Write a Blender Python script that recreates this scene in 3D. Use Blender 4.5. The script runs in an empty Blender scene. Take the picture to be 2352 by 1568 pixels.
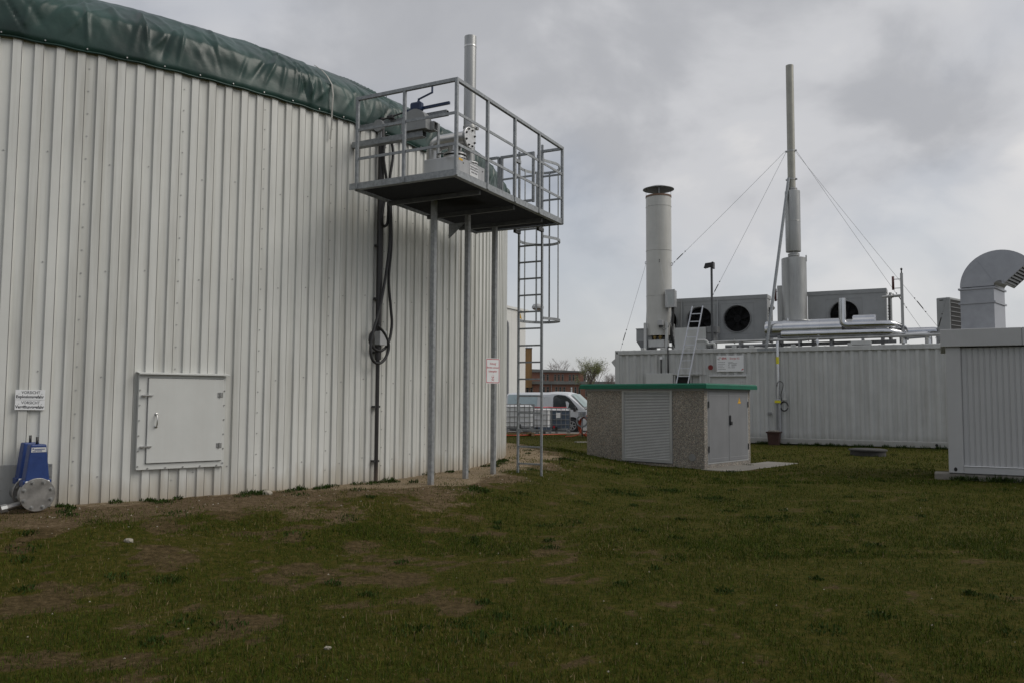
import bpy, bmesh, math, random
import numpy as np
from mathutils import Vector, Matrix

random.seed(7)
RNG = np.random.default_rng(11)
scene = bpy.context.scene
R_ = math.radians

# ---------------------------------------------------------------- camera
FPX, EYE, ROLL = 1900.0, 1.2, 0.006          # focal length in units of a 2352 px wide frame, eye height
PITCH = math.atan(131 / FPX)
cam_d = bpy.data.cameras.new('camera')
cam_d.sensor_width = 36.0
cam_d.lens = 36.0 * FPX / 2352
cam_d.clip_start = 0.1
cam_d.clip_end = 3000
cam = bpy.data.objects.new('camera', cam_d)
scene.collection.objects.link(cam)
cam.matrix_world = (Matrix.Translation((0, 0, EYE)) @ Matrix.Rotation(math.pi / 2 + PITCH, 4, 'X')
                    @ Matrix.Rotation(ROLL, 4, 'Z'))
scene.camera = cam

# ---------------------------------------------------------------- sky and sun
SUN_AZ, SUN_EL = R_(8), R_(42)               # azimuth counted from +X towards +Y
SUN_AZ = R_(-8)
world = bpy.data.worlds.new('World')
scene.world = world
world.use_nodes = True
wt = world.node_tree
wt.nodes.clear()
def wn(t, **k):
    n = wt.nodes.new(t)
    for a, b in k.items():
        setattr(n, a, b)
    return n
def wl(a, b):
    wt.links.new(a, b)
wo = wn('ShaderNodeOutputWorld')
bg = wn('ShaderNodeBackground')
bg.inputs['Strength'].default_value = 0.1
sky = wn('ShaderNodeTexSky', sky_type='NISHITA')
sky.sun_disc = False
sky.sun_elevation = SUN_EL
sky.sun_rotation = math.pi / 2 - SUN_AZ
sky.air_density = 1.0
sky.dust_density = 2.0
tc = wn('ShaderNodeTexCoord')
sep = wn('ShaderNodeSeparateXYZ')
wl(tc.outputs['Generated'], sep.inputs[0])
zc = wn('ShaderNodeMath', operation='MAXIMUM'); zc.inputs[1].default_value = 0.0
wl(sep.outputs['Z'], zc.inputs[0])
za = wn('ShaderNodeMath', operation='ADD'); za.inputs[1].default_value = 0.55
wl(zc.outputs[0], za.inputs[0])
dx = wn('ShaderNodeMath', operation='DIVIDE'); wl(sep.outputs['X'], dx.inputs[0]); wl(za.outputs[0], dx.inputs[1])
dy = wn('ShaderNodeMath', operation='DIVIDE'); wl(sep.outputs['Y'], dy.inputs[0]); wl(za.outputs[0], dy.inputs[1])
comb = wn('ShaderNodeCombineXYZ')
wl(dx.outputs[0], comb.inputs['X']); wl(dy.outputs[0], comb.inputs['Y'])
def wnoise(scale, detail, rough, dist, seed):
    mp = wn('ShaderNodeMapping')
    mp.inputs['Location'].default_value = seed
    wl(comb.outputs[0], mp.inputs['Vector'])
    n = wn('ShaderNodeTexNoise')
    n.inputs['Scale'].default_value = scale
    n.inputs['Detail'].default_value = detail
    n.inputs['Roughness'].default_value = rough
    n.inputs['Distortion'].default_value = dist
    wl(mp.outputs[0], n.inputs['Vector'])
    return n.outputs['Fac']
def wramp(src, stops, interp='EASE'):
    r = wn('ShaderNodeValToRGB')
    r.color_ramp.interpolation = interp
    e = r.color_ramp.elements
    while len(e) < len(stops):
        e.new(0.5)
    for k, (p, c) in enumerate(stops):
        e[k].position = p
        e[k].color = c if len(c) == 4 else (*c, 1)
    wl(src, r.inputs[0])
    return r.outputs['Color']
big = wnoise(1.05, 3.0, 0.5, 0.3, (2.63, 14.44, 3.71))
fine = wnoise(3.4, 8.0, 0.52, 0.25, (29.85, 20.37, 1.67))
gap = wnoise(1.5, 4.0, 0.5, 0.2, (28.05, 11.56, 3.42))
m1 = wn('ShaderNodeMath', operation='MULTIPLY'); m1.inputs[1].default_value = 0.55; wl(big, m1.inputs[0])
m2 = wn('ShaderNodeMath', operation='MULTIPLY_ADD'); m2.inputs[1].default_value = 0.45
wl(fine, m2.inputs[0]); wl(m1.outputs[0], m2.inputs[2])
cloudcol = wramp(m2.outputs[0], [(0.33, (3.3, 3.42, 3.72)), (0.44, (4.4, 4.5, 4.78)), (0.52, (5.9, 5.96, 6.2)),
                                 (0.59, (7.3, 7.2, 7.2)), (0.67, (8.8, 8.5, 8.35))])
cover = wramp(gap, [(0.42, (1, 1, 1)), (0.58, (0.66, 0.66, 0.66)), (0.70, (0.5, 0.5, 0.5))])
mx = wn('ShaderNodeMix', data_type='RGBA')
wl(cover, mx.inputs['Factor']); wl(sky.outputs[0], mx.inputs[6]); wl(cloudcol, mx.inputs[7])
hz_f = wn('ShaderNodeMapRange', interpolation_type='SMOOTHSTEP')          # distance veils the clouds towards the horizon
hz_f.inputs['From Min'].default_value = 0.02; hz_f.inputs['From Max'].default_value = 0.30
hz_f.inputs['To Min'].default_value = 0.45; hz_f.inputs['To Max'].default_value = 0.0
wl(sep.outputs['Z'], hz_f.inputs['Value'])
mh = wn('ShaderNodeMix', data_type='RGBA')
wl(hz_f.outputs[0], mh.inputs['Factor']); wl(mx.outputs[2], mh.inputs[6]); mh.inputs[7].default_value = (6.5, 6.55, 6.7, 1)
wl(mh.outputs[2], bg.inputs['Color'])
wl(bg.outputs[0], wo.inputs[0])

sun_d = bpy.data.lights.new('sun', 'SUN')
sun_d.energy = 1.7
sun_d.angle = R_(38)
sun_d.color = (1.0, 0.95, 0.87)
sun = bpy.data.objects.new('sun', sun_d)
scene.collection.objects.link(sun)
sdir = Vector((math.cos(SUN_EL) * math.cos(SUN_AZ), math.cos(SUN_EL) * math.sin(SUN_AZ), math.sin(SUN_EL)))
sun.rotation_euler = (-sdir).to_track_quat('-Z', 'Y').to_euler()
sun.location = (20, 0, 30)

scene.view_settings.view_transform = 'Standard'
scene.view_settings.look = 'None'
scene.view_settings.gamma = 1
scene.view_settings.exposure = 0.0

# ---------------------------------------------------------------- survey helpers (sight lines from the tripod)
def ray(u, v):
    ddx, ddy = u - 1176, v - 784
    c, s = math.cos(ROLL), math.sin(ROLL)
    x, y = ddx * c + ddy * s, -ddx * s + ddy * c
    f = Vector((0, math.cos(PITCH), math.sin(PITCH)))
    up = Vector((0, -math.sin(PITCH), math.cos(PITCH)))
    return f * FPX + Vector((1, 0, 0)) * x - up * y
def at_z(u, v, z):
    r = ray(u, v)
    return Vector((0, 0, EYE)) + r * ((z - EYE) / r.z)
def at_d(u, v, d):
    r = ray(u, v)
    return Vector((0, 0, EYE)) + r * (d / r.y)
TC = Vector((-10.64, 18.02, 0)); TR = 10.5; TH = 5.14
def on_tank(u, v, rr):
    r = ray(u, v)
    a = r.x * r.x + r.y * r.y
    b = -2 * (r.x * TC.x + r.y * TC.y)
    k = TC.x ** 2 + TC.y ** 2 - rr * rr
    t = (-b - math.sqrt(max(b * b - 4 * a * k, 0))) / (2 * a)
    return Vector((0, 0, EYE)) + r * t

# ---------------------------------------------------------------- materials
MATS = {}
def mat(name, col, rough=0.6, metal=0.0, var=0.12, scale=6.0, bump=0.0, bscale=40.0, spec=0.5,
        dirt=None, streak=None, coat=0.0, hue=None, stretch=(1, 1, 1), rvar=0.12, trans=0.0, objrand=0.0):
    if name in MATS:
        return MATS[name]
    m = bpy.data.materials.new(name)
    m.use_nodes = True
    nt = m.node_tree
    b = nt.nodes['Principled BSDF']
    b.inputs['Metallic'].default_value = metal
    b.inputs['Specular IOR Level'].default_value = spec
    b.inputs['Coat Weight'].default_value = coat
    g = nt.nodes.new('ShaderNodeNewGeometry')
    mp = nt.nodes.new('ShaderNodeMapping'); mp.inputs['Scale'].default_value = stretch
    nt.links.new(g.outputs['Position'], mp.inputs['Vector'])
    n = nt.nodes.new('ShaderNodeTexNoise')
    n.inputs['Scale'].default_value = scale; n.inputs['Detail'].default_value = 6; n.inputs['Roughness'].default_value = 0.62
    nt.links.new(mp.outputs[0], n.inputs['Vector'])
    r = nt.nodes.new('ShaderNodeValToRGB')
    c = np.array(col)
    c2 = np.array(hue) if hue else c
    lo = tuple(np.clip(c * (1 - var), 0, 1)) + (1,)
    hi = tuple(np.clip(c2 * (1 + var), 0, 1)) + (1,)
    r.color_ramp.elements[0].position = 0.32; r.color_ramp.elements[0].color = lo
    r.color_ramp.elements[1].position = 0.68; r.color_ramp.elements[1].color = hi
    nt.links.new(n.outputs['Fac'], r.inputs[0])
    last = r.outputs['Color']
    def over(fac, colour):
        nonlocal last
        mx = nt.nodes.new('ShaderNodeMix'); mx.data_type = 'RGBA'
        nt.links.new(fac, mx.inputs['Factor'])
        nt.links.new(last, mx.inputs[6])
        mx.inputs[7].default_value = (*colour, 1)
        last = mx.outputs[2]
    if streak:                                   # (colour, amount, horizontal scale)
        scol, amt, ss = streak
        mp2 = nt.nodes.new('ShaderNodeMapping'); mp2.inputs['Scale'].default_value = (ss, ss, ss * 0.05)
        nt.links.new(g.outputs['Position'], mp2.inputs['Vector'])
        n2 = nt.nodes.new('ShaderNodeTexNoise'); n2.inputs['Scale'].default_value = 1.0
        n2.inputs['Detail'].default_value = 5; n2.inputs['Roughness'].default_value = 0.65
        nt.links.new(mp2.outputs[0], n2.inputs['Vector'])
        r2 = nt.nodes.new('ShaderNodeValToRGB')
        r2.color_ramp.elements[0].position = 0.46; r2.color_ramp.elements[0].color = (0, 0, 0, 1)
        r2.color_ramp.elements[1].position = 0.78; r2.color_ramp.elements[1].color = (amt, amt, amt, 1)
        nt.links.new(n2.outputs['Fac'], r2.inputs[0])
        over(r2.outputs['Color'], scol)
    if dirt:                                     # (colour, height where splashed soil ends, amount)
        dcol, top, amt = dirt
        sp = nt.nodes.new('ShaderNodeSeparateXYZ'); nt.links.new(g.outputs['Position'], sp.inputs[0])
        n3 = nt.nodes.new('ShaderNodeTexNoise'); n3.inputs['Scale'].default_value = 7.0; n3.inputs['Detail'].default_value = 6
        mp3 = nt.nodes.new('ShaderNodeMapping'); mp3.inputs['Scale'].default_value = (1, 1, 0.25)
        nt.links.new(g.outputs['Position'], mp3.inputs['Vector']); nt.links.new(mp3.outputs[0], n3.inputs['Vector'])
        ml = nt.nodes.new('ShaderNodeMath'); ml.operation = 'MULTIPLY'; ml.inputs[1].default_value = top * 2
        nt.links.new(n3.outputs['Fac'], ml.inputs[0])
        mr = nt.nodes.new('ShaderNodeMapRange'); mr.clamp = True
        nt.links.new(sp.outputs['Z'], mr.inputs['Value'])
        nt.links.new(ml.outputs[0], mr.inputs['From Min'])
        mr.inputs['From Max'].default_value = -0.15
        mr.inputs['To Min'].default_value = 0.0; mr.inputs['To Max'].default_value = amt
        over(mr.outputs[0], dcol)
    if objrand:                                  # sheets of slightly different batches
        oi = nt.nodes.new('ShaderNodeObjectInfo'); mo = nt.nodes.new('ShaderNodeMapRange')
        mo.inputs['To Min'].default_value = 1 - objrand; mo.inputs['To Max'].default_value = 1 + objrand * 0.4
        nt.links.new(oi.outputs['Random'], mo.inputs['Value'])
        vm = nt.nodes.new('ShaderNodeVectorMath'); vm.operation = 'SCALE'
        nt.links.new(last, vm.inputs[0]); nt.links.new(mo.outputs[0], vm.inputs['Scale']); last = vm.outputs[0]
    nt.links.new(last, b.inputs['Base Color'])
    rr = nt.nodes.new('ShaderNodeMapRange')
    rr.inputs['To Min'].default_value = max(rough - rvar, 0.03); rr.inputs['To Max'].default_value = min(rough + rvar, 1)
    nt.links.new(n.outputs['Fac'], rr.inputs['Value'])
    nt.links.new(rr.outputs[0], b.inputs['Roughness'])
    if bump:
        nb = nt.nodes.new('ShaderNodeTexNoise'); nb.inputs['Scale'].default_value = bscale; nb.inputs['Detail'].default_value = 4
        nt.links.new(mp.outputs[0], nb.inputs['Vector'])
        bp = nt.nodes.new('ShaderNodeBump'); bp.inputs['Strength'].default_value = bump; bp.inputs['Distance'].default_value = 0.02
        nt.links.new(nb.outputs['Fac'], bp.inputs['Height'])
        nt.links.new(bp.outputs[0], b.inputs['Normal'])
    if trans:
        b.inputs['Transmission Weight'].default_value = trans
    MATS[name] = m
    return m

DUST = (0.20, 0.155, 0.10)
M_clad = mat('coated_wall_sheet', (0.62, 0.625, 0.595), 0.42, 0, 0.05, 1.3, streak=((0.31, 0.30, 0.26), 0.75, 5.0),
             dirt=((0.30, 0.235, 0.15), 0.32, 0.9), bump=0.03, bscale=6, objrand=0.07)
M_tarp = mat('green_tarpaulin', (0.011, 0.036, 0.029), 0.38, 0, 0.35, 1.7, bump=0.12, bscale=11, spec=0.42, hue=(0.015, 0.044, 0.036))
M_strap = mat('webbing', (0.30, 0.30, 0.28), 0.8)
M_galv = mat('galvanised_steel', (0.27, 0.285, 0.295), 0.5, 0.5, 0.25, 22, bump=0.05, bscale=60)
M_galvd = mat('dark_grating', (0.035, 0.036, 0.037), 0.7, 0.1, 0.2, 20)  # near-black base colour for the deck bars, darker than the railing steel
M_post = mat('galvanised_post', (0.30, 0.31, 0.315), 0.5, 0.45, 0.22, 18, dirt=((0.24, 0.18, 0.11), 0.10, 0.8))
M_inox = mat('stainless_steel', (0.52, 0.515, 0.50), 0.32, 0.9, 0.1, 7, stretch=(1, 1, 0.15), bump=0.02, bscale=30)
M_inoxdull = mat('dull_stainless', (0.36, 0.365, 0.36), 0.42, 0.75, 0.2, 3, stretch=(1, 1, 0.2))
M_tan = mat('heat_tinted_steel', (0.31, 0.305, 0.27), 0.48, 0.5, 0.14, 3)
M_jacket = mat('bright_pipe_jacket', (0.52, 0.53, 0.55), 0.2, 0.95, 0.08, 2, rvar=0.05)
M_disc = mat('turned_disc', (0.72, 0.72, 0.71), 0.34, 0.6, 0.06, 12)
M_bolt = mat('bolt_zinc', (0.34, 0.34, 0.33), 0.4, 0.8)
M_boltd = mat('bolt_dark', (0.06, 0.06, 0.06), 0.5, 0.6)
M_blue2 = mat('dark_blue_enamel', (0.006, 0.022, 0.07), 0.42, 0, 0.14, 8)
M_flange = mat('machined_flange', (0.30, 0.29, 0.275), 0.42, 0.85, 0.2, 10)
M_blue = mat('blue_enamel', (0.010, 0.035, 0.15), 0.45, 0, 0.14, 8, bump=0.06, bscale=60)
M_fan = mat('fan_black', (0.008, 0.008, 0.009), 0.7, 0, 0.2, spec=0.2)
M_black = mat('black_rubber', (0.018, 0.018, 0.019), 0.5, 0, 0.2)
M_pipeblack = mat('black_plastic_pipe', (0.022, 0.020, 0.020), 0.42, 0, 0.3, 10, dirt=((0.12, 0.085, 0.055), 0.3, 0.75))
M_signw = mat('white_sign_plate', (0.74, 0.75, 0.76), 0.4, 0, 0.03)
M_signk = mat('black_print', (0.035, 0.035, 0.04), 0.5, 0, 0.05)
M_signg = mat('grey_print', (0.16, 0.16, 0.17), 0.5, 0, 0.05)
M_red = mat('red_print', (0.45, 0.02, 0.03), 0.45, 0, 0.06)
M_yel = mat('yellow_print', (0.72, 0.40, 0.02), 0.45, 0, 0.06)
M_yel2 = mat('yellow_label', (0.62, 0.56, 0.02), 0.45, 0, 0.06)
M_door = mat('hatch_enamel', (0.55, 0.56, 0.54), 0.4, 0, 0.03, 3, streak=((0.42, 0.40, 0.36), 0.15, 9))
M_cont = mat('container_paint', (0.48, 0.49, 0.485), 0.5, 0, 0.07, 1.6, streak=((0.28, 0.275, 0.255), 0.6, 6.0), dirt=((0.2, 0.19, 0.16), 0.12, 0.5))
M_contd = mat('container_door_paint', (0.50, 0.51, 0.505), 0.5, 0, 0.05, 2, streak=((0.3, 0.29, 0.26), 0.3, 6.0))
M_screw = mat('screw_head', (0.36, 0.36, 0.35), 0.5, 0.4)
M_beam = mat('beam_dull_steel', (0.10, 0.105, 0.11), 0.6, 0.3, 0.25, 12)
M_pane = mat('window_pane', (0.015, 0.017, 0.018), 0.3, 0, 0.4, 0.3, spec=0.3)
M_cabin = mat('cabin_paint', (0.40, 0.405, 0.41), 0.5, 0, 0.04, 2, streak=((0.35, 0.35, 0.34), 0.22, 7.0))
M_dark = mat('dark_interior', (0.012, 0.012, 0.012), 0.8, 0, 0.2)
M_cool = mat('cooler_grey', (0.27, 0.28, 0.285), 0.5, 0.1, 0.08, 3, streak=((0.22, 0.22, 0.21), 0.3, 5))
M_stackw = mat('stack_paint', (0.47, 0.47, 0.45), 0.45, 0.05, 0.06, 2, streak=((0.36, 0.34, 0.29), 0.4, 5.0))
M_duct = mat('duct_zinc', (0.33, 0.34, 0.365), 0.36, 0.7, 0.1, 5, bump=0.02, bscale=20)
M_grn = mat('green_roof_paint', (0.005, 0.105, 0.062), 0.5, 0, 0.12, 4, spec=0.25)
M_kdoor = mat('kiosk_door_grey', (0.19, 0.195, 0.205), 0.45, 0.1, 0.06, 3, streak=((0.3, 0.3, 0.3), 0.2, 8))
M_kframe = mat('kiosk_frame_grey', (0.33, 0.34, 0.345), 0.45, 0.1, 0.06, 4)
M_slat = mat('kiosk_slat_grey', (0.60, 0.615, 0.62), 0.45, 0.2, 0.06, 4)
M_conc = mat('concrete', (0.19, 0.178, 0.155), 0.85, 0, 0.18, 5, bump=0.4, bscale=30)
M_wood = mat('pallet_wood', (0.28, 0.19, 0.11), 0.8, 0, 0.3, 12, bump=0.3)
M_brown = mat('brown_bin_plastic', (0.05, 0.022, 0.018), 0.55, 0, 0.2, 8)
M_iron = mat('cast_iron', (0.05, 0.048, 0.046), 0.7, 0.3, 0.25, 12, bump=0.3)
M_ibc = mat('white_tote_plastic', (0.82, 0.83, 0.84), 0.45, 0, 0.06, 3)
M_ibcb = mat('tote_with_liquid', (0.10, 0.135, 0.19), 0.4, 0, 0.12, 2)
M_van = mat('van_paint', (0.62, 0.635, 0.65), 0.3, 0.1, 0.03, 2, coat=0.5)
M_vanside = mat('van_blue_graphic', (0.42, 0.52, 0.55), 0.3, 0.05, 0.08, 2, coat=0.5)
M_vlet = mat('van_lettering', (0.10, 0.22, 0.28), 0.4)
M_glass = mat('dark_glass', (0.02, 0.025, 0.027), 0.08, 0, 0.1, spec=0.9)
M_wind = mat('windscreen_glass', (0.20, 0.27, 0.26), 0.06, 0, 0.15, 2, spec=0.9)
M_tyre = mat('tyre', (0.02, 0.02, 0.021), 0.75)
M_rim = mat('alloy_rim', (0.42, 0.42, 0.42), 0.35, 0.7)
M_orange = mat('orange_hose', (0.52, 0.085, 0.03), 0.5, 0, 0.12)
M_hallw = mat('hall_panel', (0.60, 0.60, 0.575), 0.5, 0, 0.03, 1)
M_grey = mat('grey_metal', (0.22, 0.225, 0.23), 0.5, 0.3)
M_brickw = None
M_roofgrey = mat('felt_roof', (0.15, 0.155, 0.15), 0.85, 0, 0.2, 0.6)
M_ybrick = mat('yellow_brick', (0.23, 0.135, 0.055), 0.85, 0, 0.35, 1.2, stretch=(1, 1, 0.15))
M_frame = mat('window_frame_paint', (0.16, 0.15, 0.13), 0.6)
M_bark = mat('bark', (0.13, 0.105, 0.09), 0.9, 0, 0.25, 4)
M_barkl = mat('pale_bark', (0.20, 0.17, 0.155), 0.9, 0, 0.25, 4)
M_leaf = mat('spring_leaf', (0.22, 0.25, 0.09), 0.7, 0, 0.3, 2.0)
M_weed = mat('weed_leaf', (0.026, 0.046, 0.008), 0.7, 0, 0.4, 14, spec=0.1)
M_stone = mat('pale_stone', (0.30, 0.27, 0.22), 0.8, 0, 0.2, 20, bump=0.4)
M_pave = mat('yard_asphalt', (0.12, 0.115, 0.105), 0.9, 0, 0.2, 3)

def aggregate_mat(name, cols, scale):
    m = bpy.data.materials.new(name); m.use_nodes = True
    nt = m.node_tree; b = nt.nodes['Principled BSDF']
    g = nt.nodes.new('ShaderNodeNewGeometry')
    vo = nt.nodes.new('ShaderNodeTexVoronoi'); vo.inputs['Scale'].default_value = scale
    nt.links.new(g.outputs['Position'], vo.inputs['Vector'])
    sp = nt.nodes.new('ShaderNodeSeparateColor'); nt.links.new(vo.outputs['Color'], sp.inputs[0])
    r = nt.nodes.new('ShaderNodeValToRGB'); r.color_ramp.interpolation = 'CONSTANT'
    e = r.color_ramp.elements
    while len(e) < len(cols): e.new(0.5)
    for k, c in enumerate(cols):
        e[k].position = k / len(cols); e[k].color = (*c, 1)
    nt.links.new(sp.outputs[0], r.inputs[0])
    n = nt.nodes.new('ShaderNodeTexNoise'); n.inputs['Scale'].default_value = 2.2; n.inputs['Detail'].default_value = 5
    nt.links.new(g.outputs['Position'], n.inputs['Vector'])
    mr = nt.nodes.new('ShaderNodeMapRange'); mr.inputs['To Min'].default_value = 0.75; mr.inputs['To Max'].default_value = 1.25
    nt.links.new(n.outputs['Fac'], mr.inputs['Value'])
    mu = nt.nodes.new('ShaderNodeVectorMath'); mu.operation = 'SCALE'
    nt.links.new(r.outputs['Color'], mu.inputs[0]); nt.links.new(mr.outputs[0], mu.inputs['Scale'])
    nt.links.new(mu.outputs[0], b.inputs['Base Color'])
    b.inputs['Roughness'].default_value = 0.85
    bp = nt.nodes.new('ShaderNodeBump'); bp.inputs['Strength'].default_value = 0.8; bp.inputs['Distance'].default_value = 0.012
    bp.invert = True
    nt.links.new(vo.outputs['Distance'], bp.inputs['Height']); nt.links.new(bp.outputs[0], b.inputs['Normal'])
    return m
M_agg = aggregate_mat('exposed_aggregate', [(0.12, 0.11, 0.10), (0.30, 0.28, 0.235), (0.19, 0.18, 0.165), (0.43, 0.40, 0.34), (0.13, 0.12, 0.105),
                                            (0.27, 0.26, 0.24), (0.32, 0.25, 0.20), (0.19, 0.185, 0.175)], 85)
def brick_mat():
    m = bpy.data.materials.new('red_brickwork'); m.use_nodes = True
    nt = m.node_tree; b = nt.nodes['Principled BSDF']
    g = nt.nodes.new('ShaderNodeNewGeometry')
    sp = nt.nodes.new('ShaderNodeSeparateXYZ'); nt.links.new(g.outputs['Position'], sp.inputs[0])
    cb = nt.nodes.new('ShaderNodeCombineXYZ')
    nt.links.new(sp.outputs['X'], cb.inputs['X']); nt.links.new(sp.outputs['Z'], cb.inputs['Y'])
    bt = nt.nodes.new('ShaderNodeTexBrick')
    bt.inputs['Color1'].default_value = (0.26, 0.098, 0.06, 1); bt.inputs['Color2'].default_value = (0.19, 0.075, 0.05, 1)
    bt.inputs['Mortar'].default_value = (0.20, 0.16, 0.13, 1); bt.inputs['Scale'].default_value = 4.0; bt.inputs['Mortar Size'].default_value = 0.03
    nt.links.new(cb.outputs[0], bt.inputs['Vector'])
    n = nt.nodes.new('ShaderNodeTexNoise'); n.inputs['Scale'].default_value = 0.5; n.inputs['Detail'].default_value = 6
    nt.links.new(g.outputs['Position'], n.inputs['Vector'])
    mr = nt.nodes.new('ShaderNodeMapRange'); mr.inputs['To Min'].default_value = 0.6; mr.inputs['To Max'].default_value = 1.35
    nt.links.new(n.outputs['Fac'], mr.inputs['Value'])
    mu = nt.nodes.new('ShaderNodeVectorMath'); mu.operation = 'SCALE'
    nt.links.new(bt.outputs['Color'], mu.inputs[0]); nt.links.new(mr.outputs[0], mu.inputs['Scale'])
    nt.links.new(mu.outputs[0], b.inputs['Base Color']); b.inputs['Roughness'].default_value = 0.9
    return m
M_brick = brick_mat()

# ---------------------------------------------------------------- mesh helpers
class MB:
    def __init__(s):
        s.v = []; s.f = []
    def add(s, vs, fs):
        o = len(s.v)
        s.v += [tuple(p) for p in vs]
        s.f += [tuple(i + o for i in f) for f in fs]
        return s
    def box(s, x0, x1, y0, y1, z0, z1):
        return s.add([(x0, y0, z0), (x1, y0, z0), (x1, y1, z0), (x0, y1, z0), (x0, y0, z1), (x1, y0, z1), (x1, y1, z1), (x0, y1, z1)],
                     [(0, 3, 2, 1), (4, 5, 6, 7), (0, 1, 5, 4), (1, 2, 6, 5), (2, 3, 7, 6), (3, 0, 4, 7)])
    def bbox(s, x0, x1, y0, y1, z0, z1, b=0.01):
        """box with chamfered vertical and top/bottom edges"""
        bm = bmesh.new()
        bmesh.ops.create_cube(bm, size=1)
        for q in bm.verts:
            q.co = Vector(((x0 + x1) / 2 + q.co.x * (x1 - x0), (y0 + y1) / 2 + q.co.y * (y1 - y0), (z0 + z1) / 2 + q.co.z * (z1 - z0)))
        bmesh.ops.bevel(bm, geom=bm.edges[:], offset=b, segments=1, affect='EDGES')
        bm.verts.index_update()
        s.add([q.co[:] for q in bm.verts], [[q.index for q in f.verts] for f in bm.faces])
        bm.free()
        return s
    def beam(s, p, q, w, h, up=(0, 0, 1)):
        """rectangular bar from p to q, w across, h along up"""
        p, q, up = Vector(p), Vector(q), Vector(up)
        d = (q - p).normalized()
        if abs(d.dot(up)) > 0.98: up = Vector((1, 0, 0))
        a = d.cross(up).normalized(); b = a.cross(d).normalized()
        vs = []
        for e in (p, q):
            for i, j in ((-1, -1), (1, -1), (1, 1), (-1, 1)):
                vs.append(e + a * (i * w / 2) + b * (j * h / 2))
        return s.add(vs, [(0, 1, 2, 3), (7, 6, 5, 4), (0, 4, 5, 1), (1, 5, 6, 2), (2, 6, 7, 3), (3, 7, 4, 0)])
    def tube(s, pts, r, n=10, cap=True, closed=False):
        pts = [Vector(p) for p in pts]
        m = len(pts)
        rs = r if isinstance(r, (list, tuple)) else [r] * m
        t0 = (pts[1] - pts[0]).normalized()
        ref = Vector((0, 0, 1)) if abs(t0.z) < 0.9 else Vector((1, 0, 0))
        a = t0.cross(ref).normalized()
        vs = []
        for i, p in enumerate(pts):
            if closed: t = (pts[(i + 1) % m] - pts[i - 1]).normalized()
            elif i == 0: t = t0
            elif i == m - 1: t = (pts[-1] - pts[-2]).normalized()
            else: t = ((pts[i + 1] - p).normalized() + (p - pts[i - 1]).normalized()).normalized()
            a = (a - t * a.dot(t)).normalized()
            b = t.cross(a)
            for k in range(n):
                w = 2 * math.pi * k / n
                vs.append(p + a * (math.cos(w) * rs[i]) + b * (math.sin(w) * rs[i]))
        fs = []
        for i in range(m if closed else m - 1):
            j = (i + 1) % m
            for k in range(n):
                k2 = (k + 1) % n
                fs.append((i * n + k, i * n + k2, j * n + k2, j * n + k))
        if cap and not closed:
            fs.append(tuple(range(n - 1, -1, -1))); fs.append(tuple((m - 1) * n + k for k in range(n)))
        return s.add(vs, fs)
    def cyl(s, p, q, r, n=24, r2=None):
        return s.tube([p, q], [r, r if r2 is None else r2], n)
    def lathe(s, prof, c, axis='z', n=40, cap=True):
        """prof: list of (radius, height)"""
        vs = []
        for r, h in prof:
            for k in range(n):
                w = 2 * math.pi * k / n
                x, y = math.cos(w) * r, math.sin(w) * r
                p = {'z': (x, y, h), 'y': (x, h, -y), 'x': (h, x, y)}[axis]
                vs.append((c[0] + p[0], c[1] + p[1], c[2] + p[2]))
        fs = []
        for i in range(len(prof) - 1):
            for k in range(n):
                k2 = (k + 1) % n
                fs.append((i * n + k, i * n + k2, (i + 1) * n + k2, (i + 1) * n + k))
        if cap:
            fs.append(tuple(range(n - 1, -1, -1))); fs.append(tuple((len(prof) - 1) * n + k for k in range(n)))
        return s.add(vs, fs)
    def prism(s, poly, d):
        """poly: 3-D points in a plane, d: extrusion vector"""
        n = len(poly)
        d = Vector(d)
        vs = [Vector(p) for p in poly] + [Vector(p) + d for p in poly]
        fs = [tuple(range(n - 1, -1, -1)), tuple(range(n, 2 * n))]
        fs += [(i, (i + 1) % n, n + (i + 1) % n, n + i) for i in range(n)]
        return s.add(vs, fs)
    def mesh(s, name, m, smooth=False, fix=True):
        me = bpy.data.meshes.new(name)
        me.from_pydata(s.v, [], s.f)
        if fix:
            bm = bmesh.new(); bm.from_mesh(me)
            bmesh.ops.recalc_face_normals(bm, faces=bm.faces[:])
            bm.to_mesh(me); bm.free()
        if smooth:
            me.polygons.foreach_set('use_smooth', [True] * len(me.polygons))
            if smooth == 'auto':
                me.set_sharp_from_angle(angle=R_(20))
        me.materials.append(m)
        me.update()
        return me
    def build(s, name, m, parent=None, smooth=False, kind=None, label=None, fix=True):
        o = bpy.data.objects.new(name, s.mesh(name, m, smooth, fix))
        scene.collection.objects.link(o)
        if parent: o.parent = parent
        if kind: o['kind'] = kind
        if label: o['label'] = label
        return o
def link(o, parent=None):
    scene.collection.objects.link(o)
    if parent: o.parent = parent
    return o
def thing(name, label, cat, loc=(0, 0, 0), rotz=0.0, group=None):
    o = bpy.data.objects.new(name, None)
    o.empty_display_size = 0.2
    scene.collection.objects.link(o)
    o.location = loc; o.rotation_euler = (0, 0, R_(rotz))
    tag(o, label, cat, group)
    return o
def tag(o, label, cat, group=None):
    o['label'] = label; o['category'] = cat
    if group: o['group'] = group
    return o
def local(o, p):
    """world point -> frame of a thing that has only a location and a turn about z"""
    d = Vector(p) - Vector(o.location); a = -o.rotation_euler.z
    return Vector((d.x * math.cos(a) - d.y * math.sin(a), d.x * math.sin(a) + d.y * math.cos(a), d.z))
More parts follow.
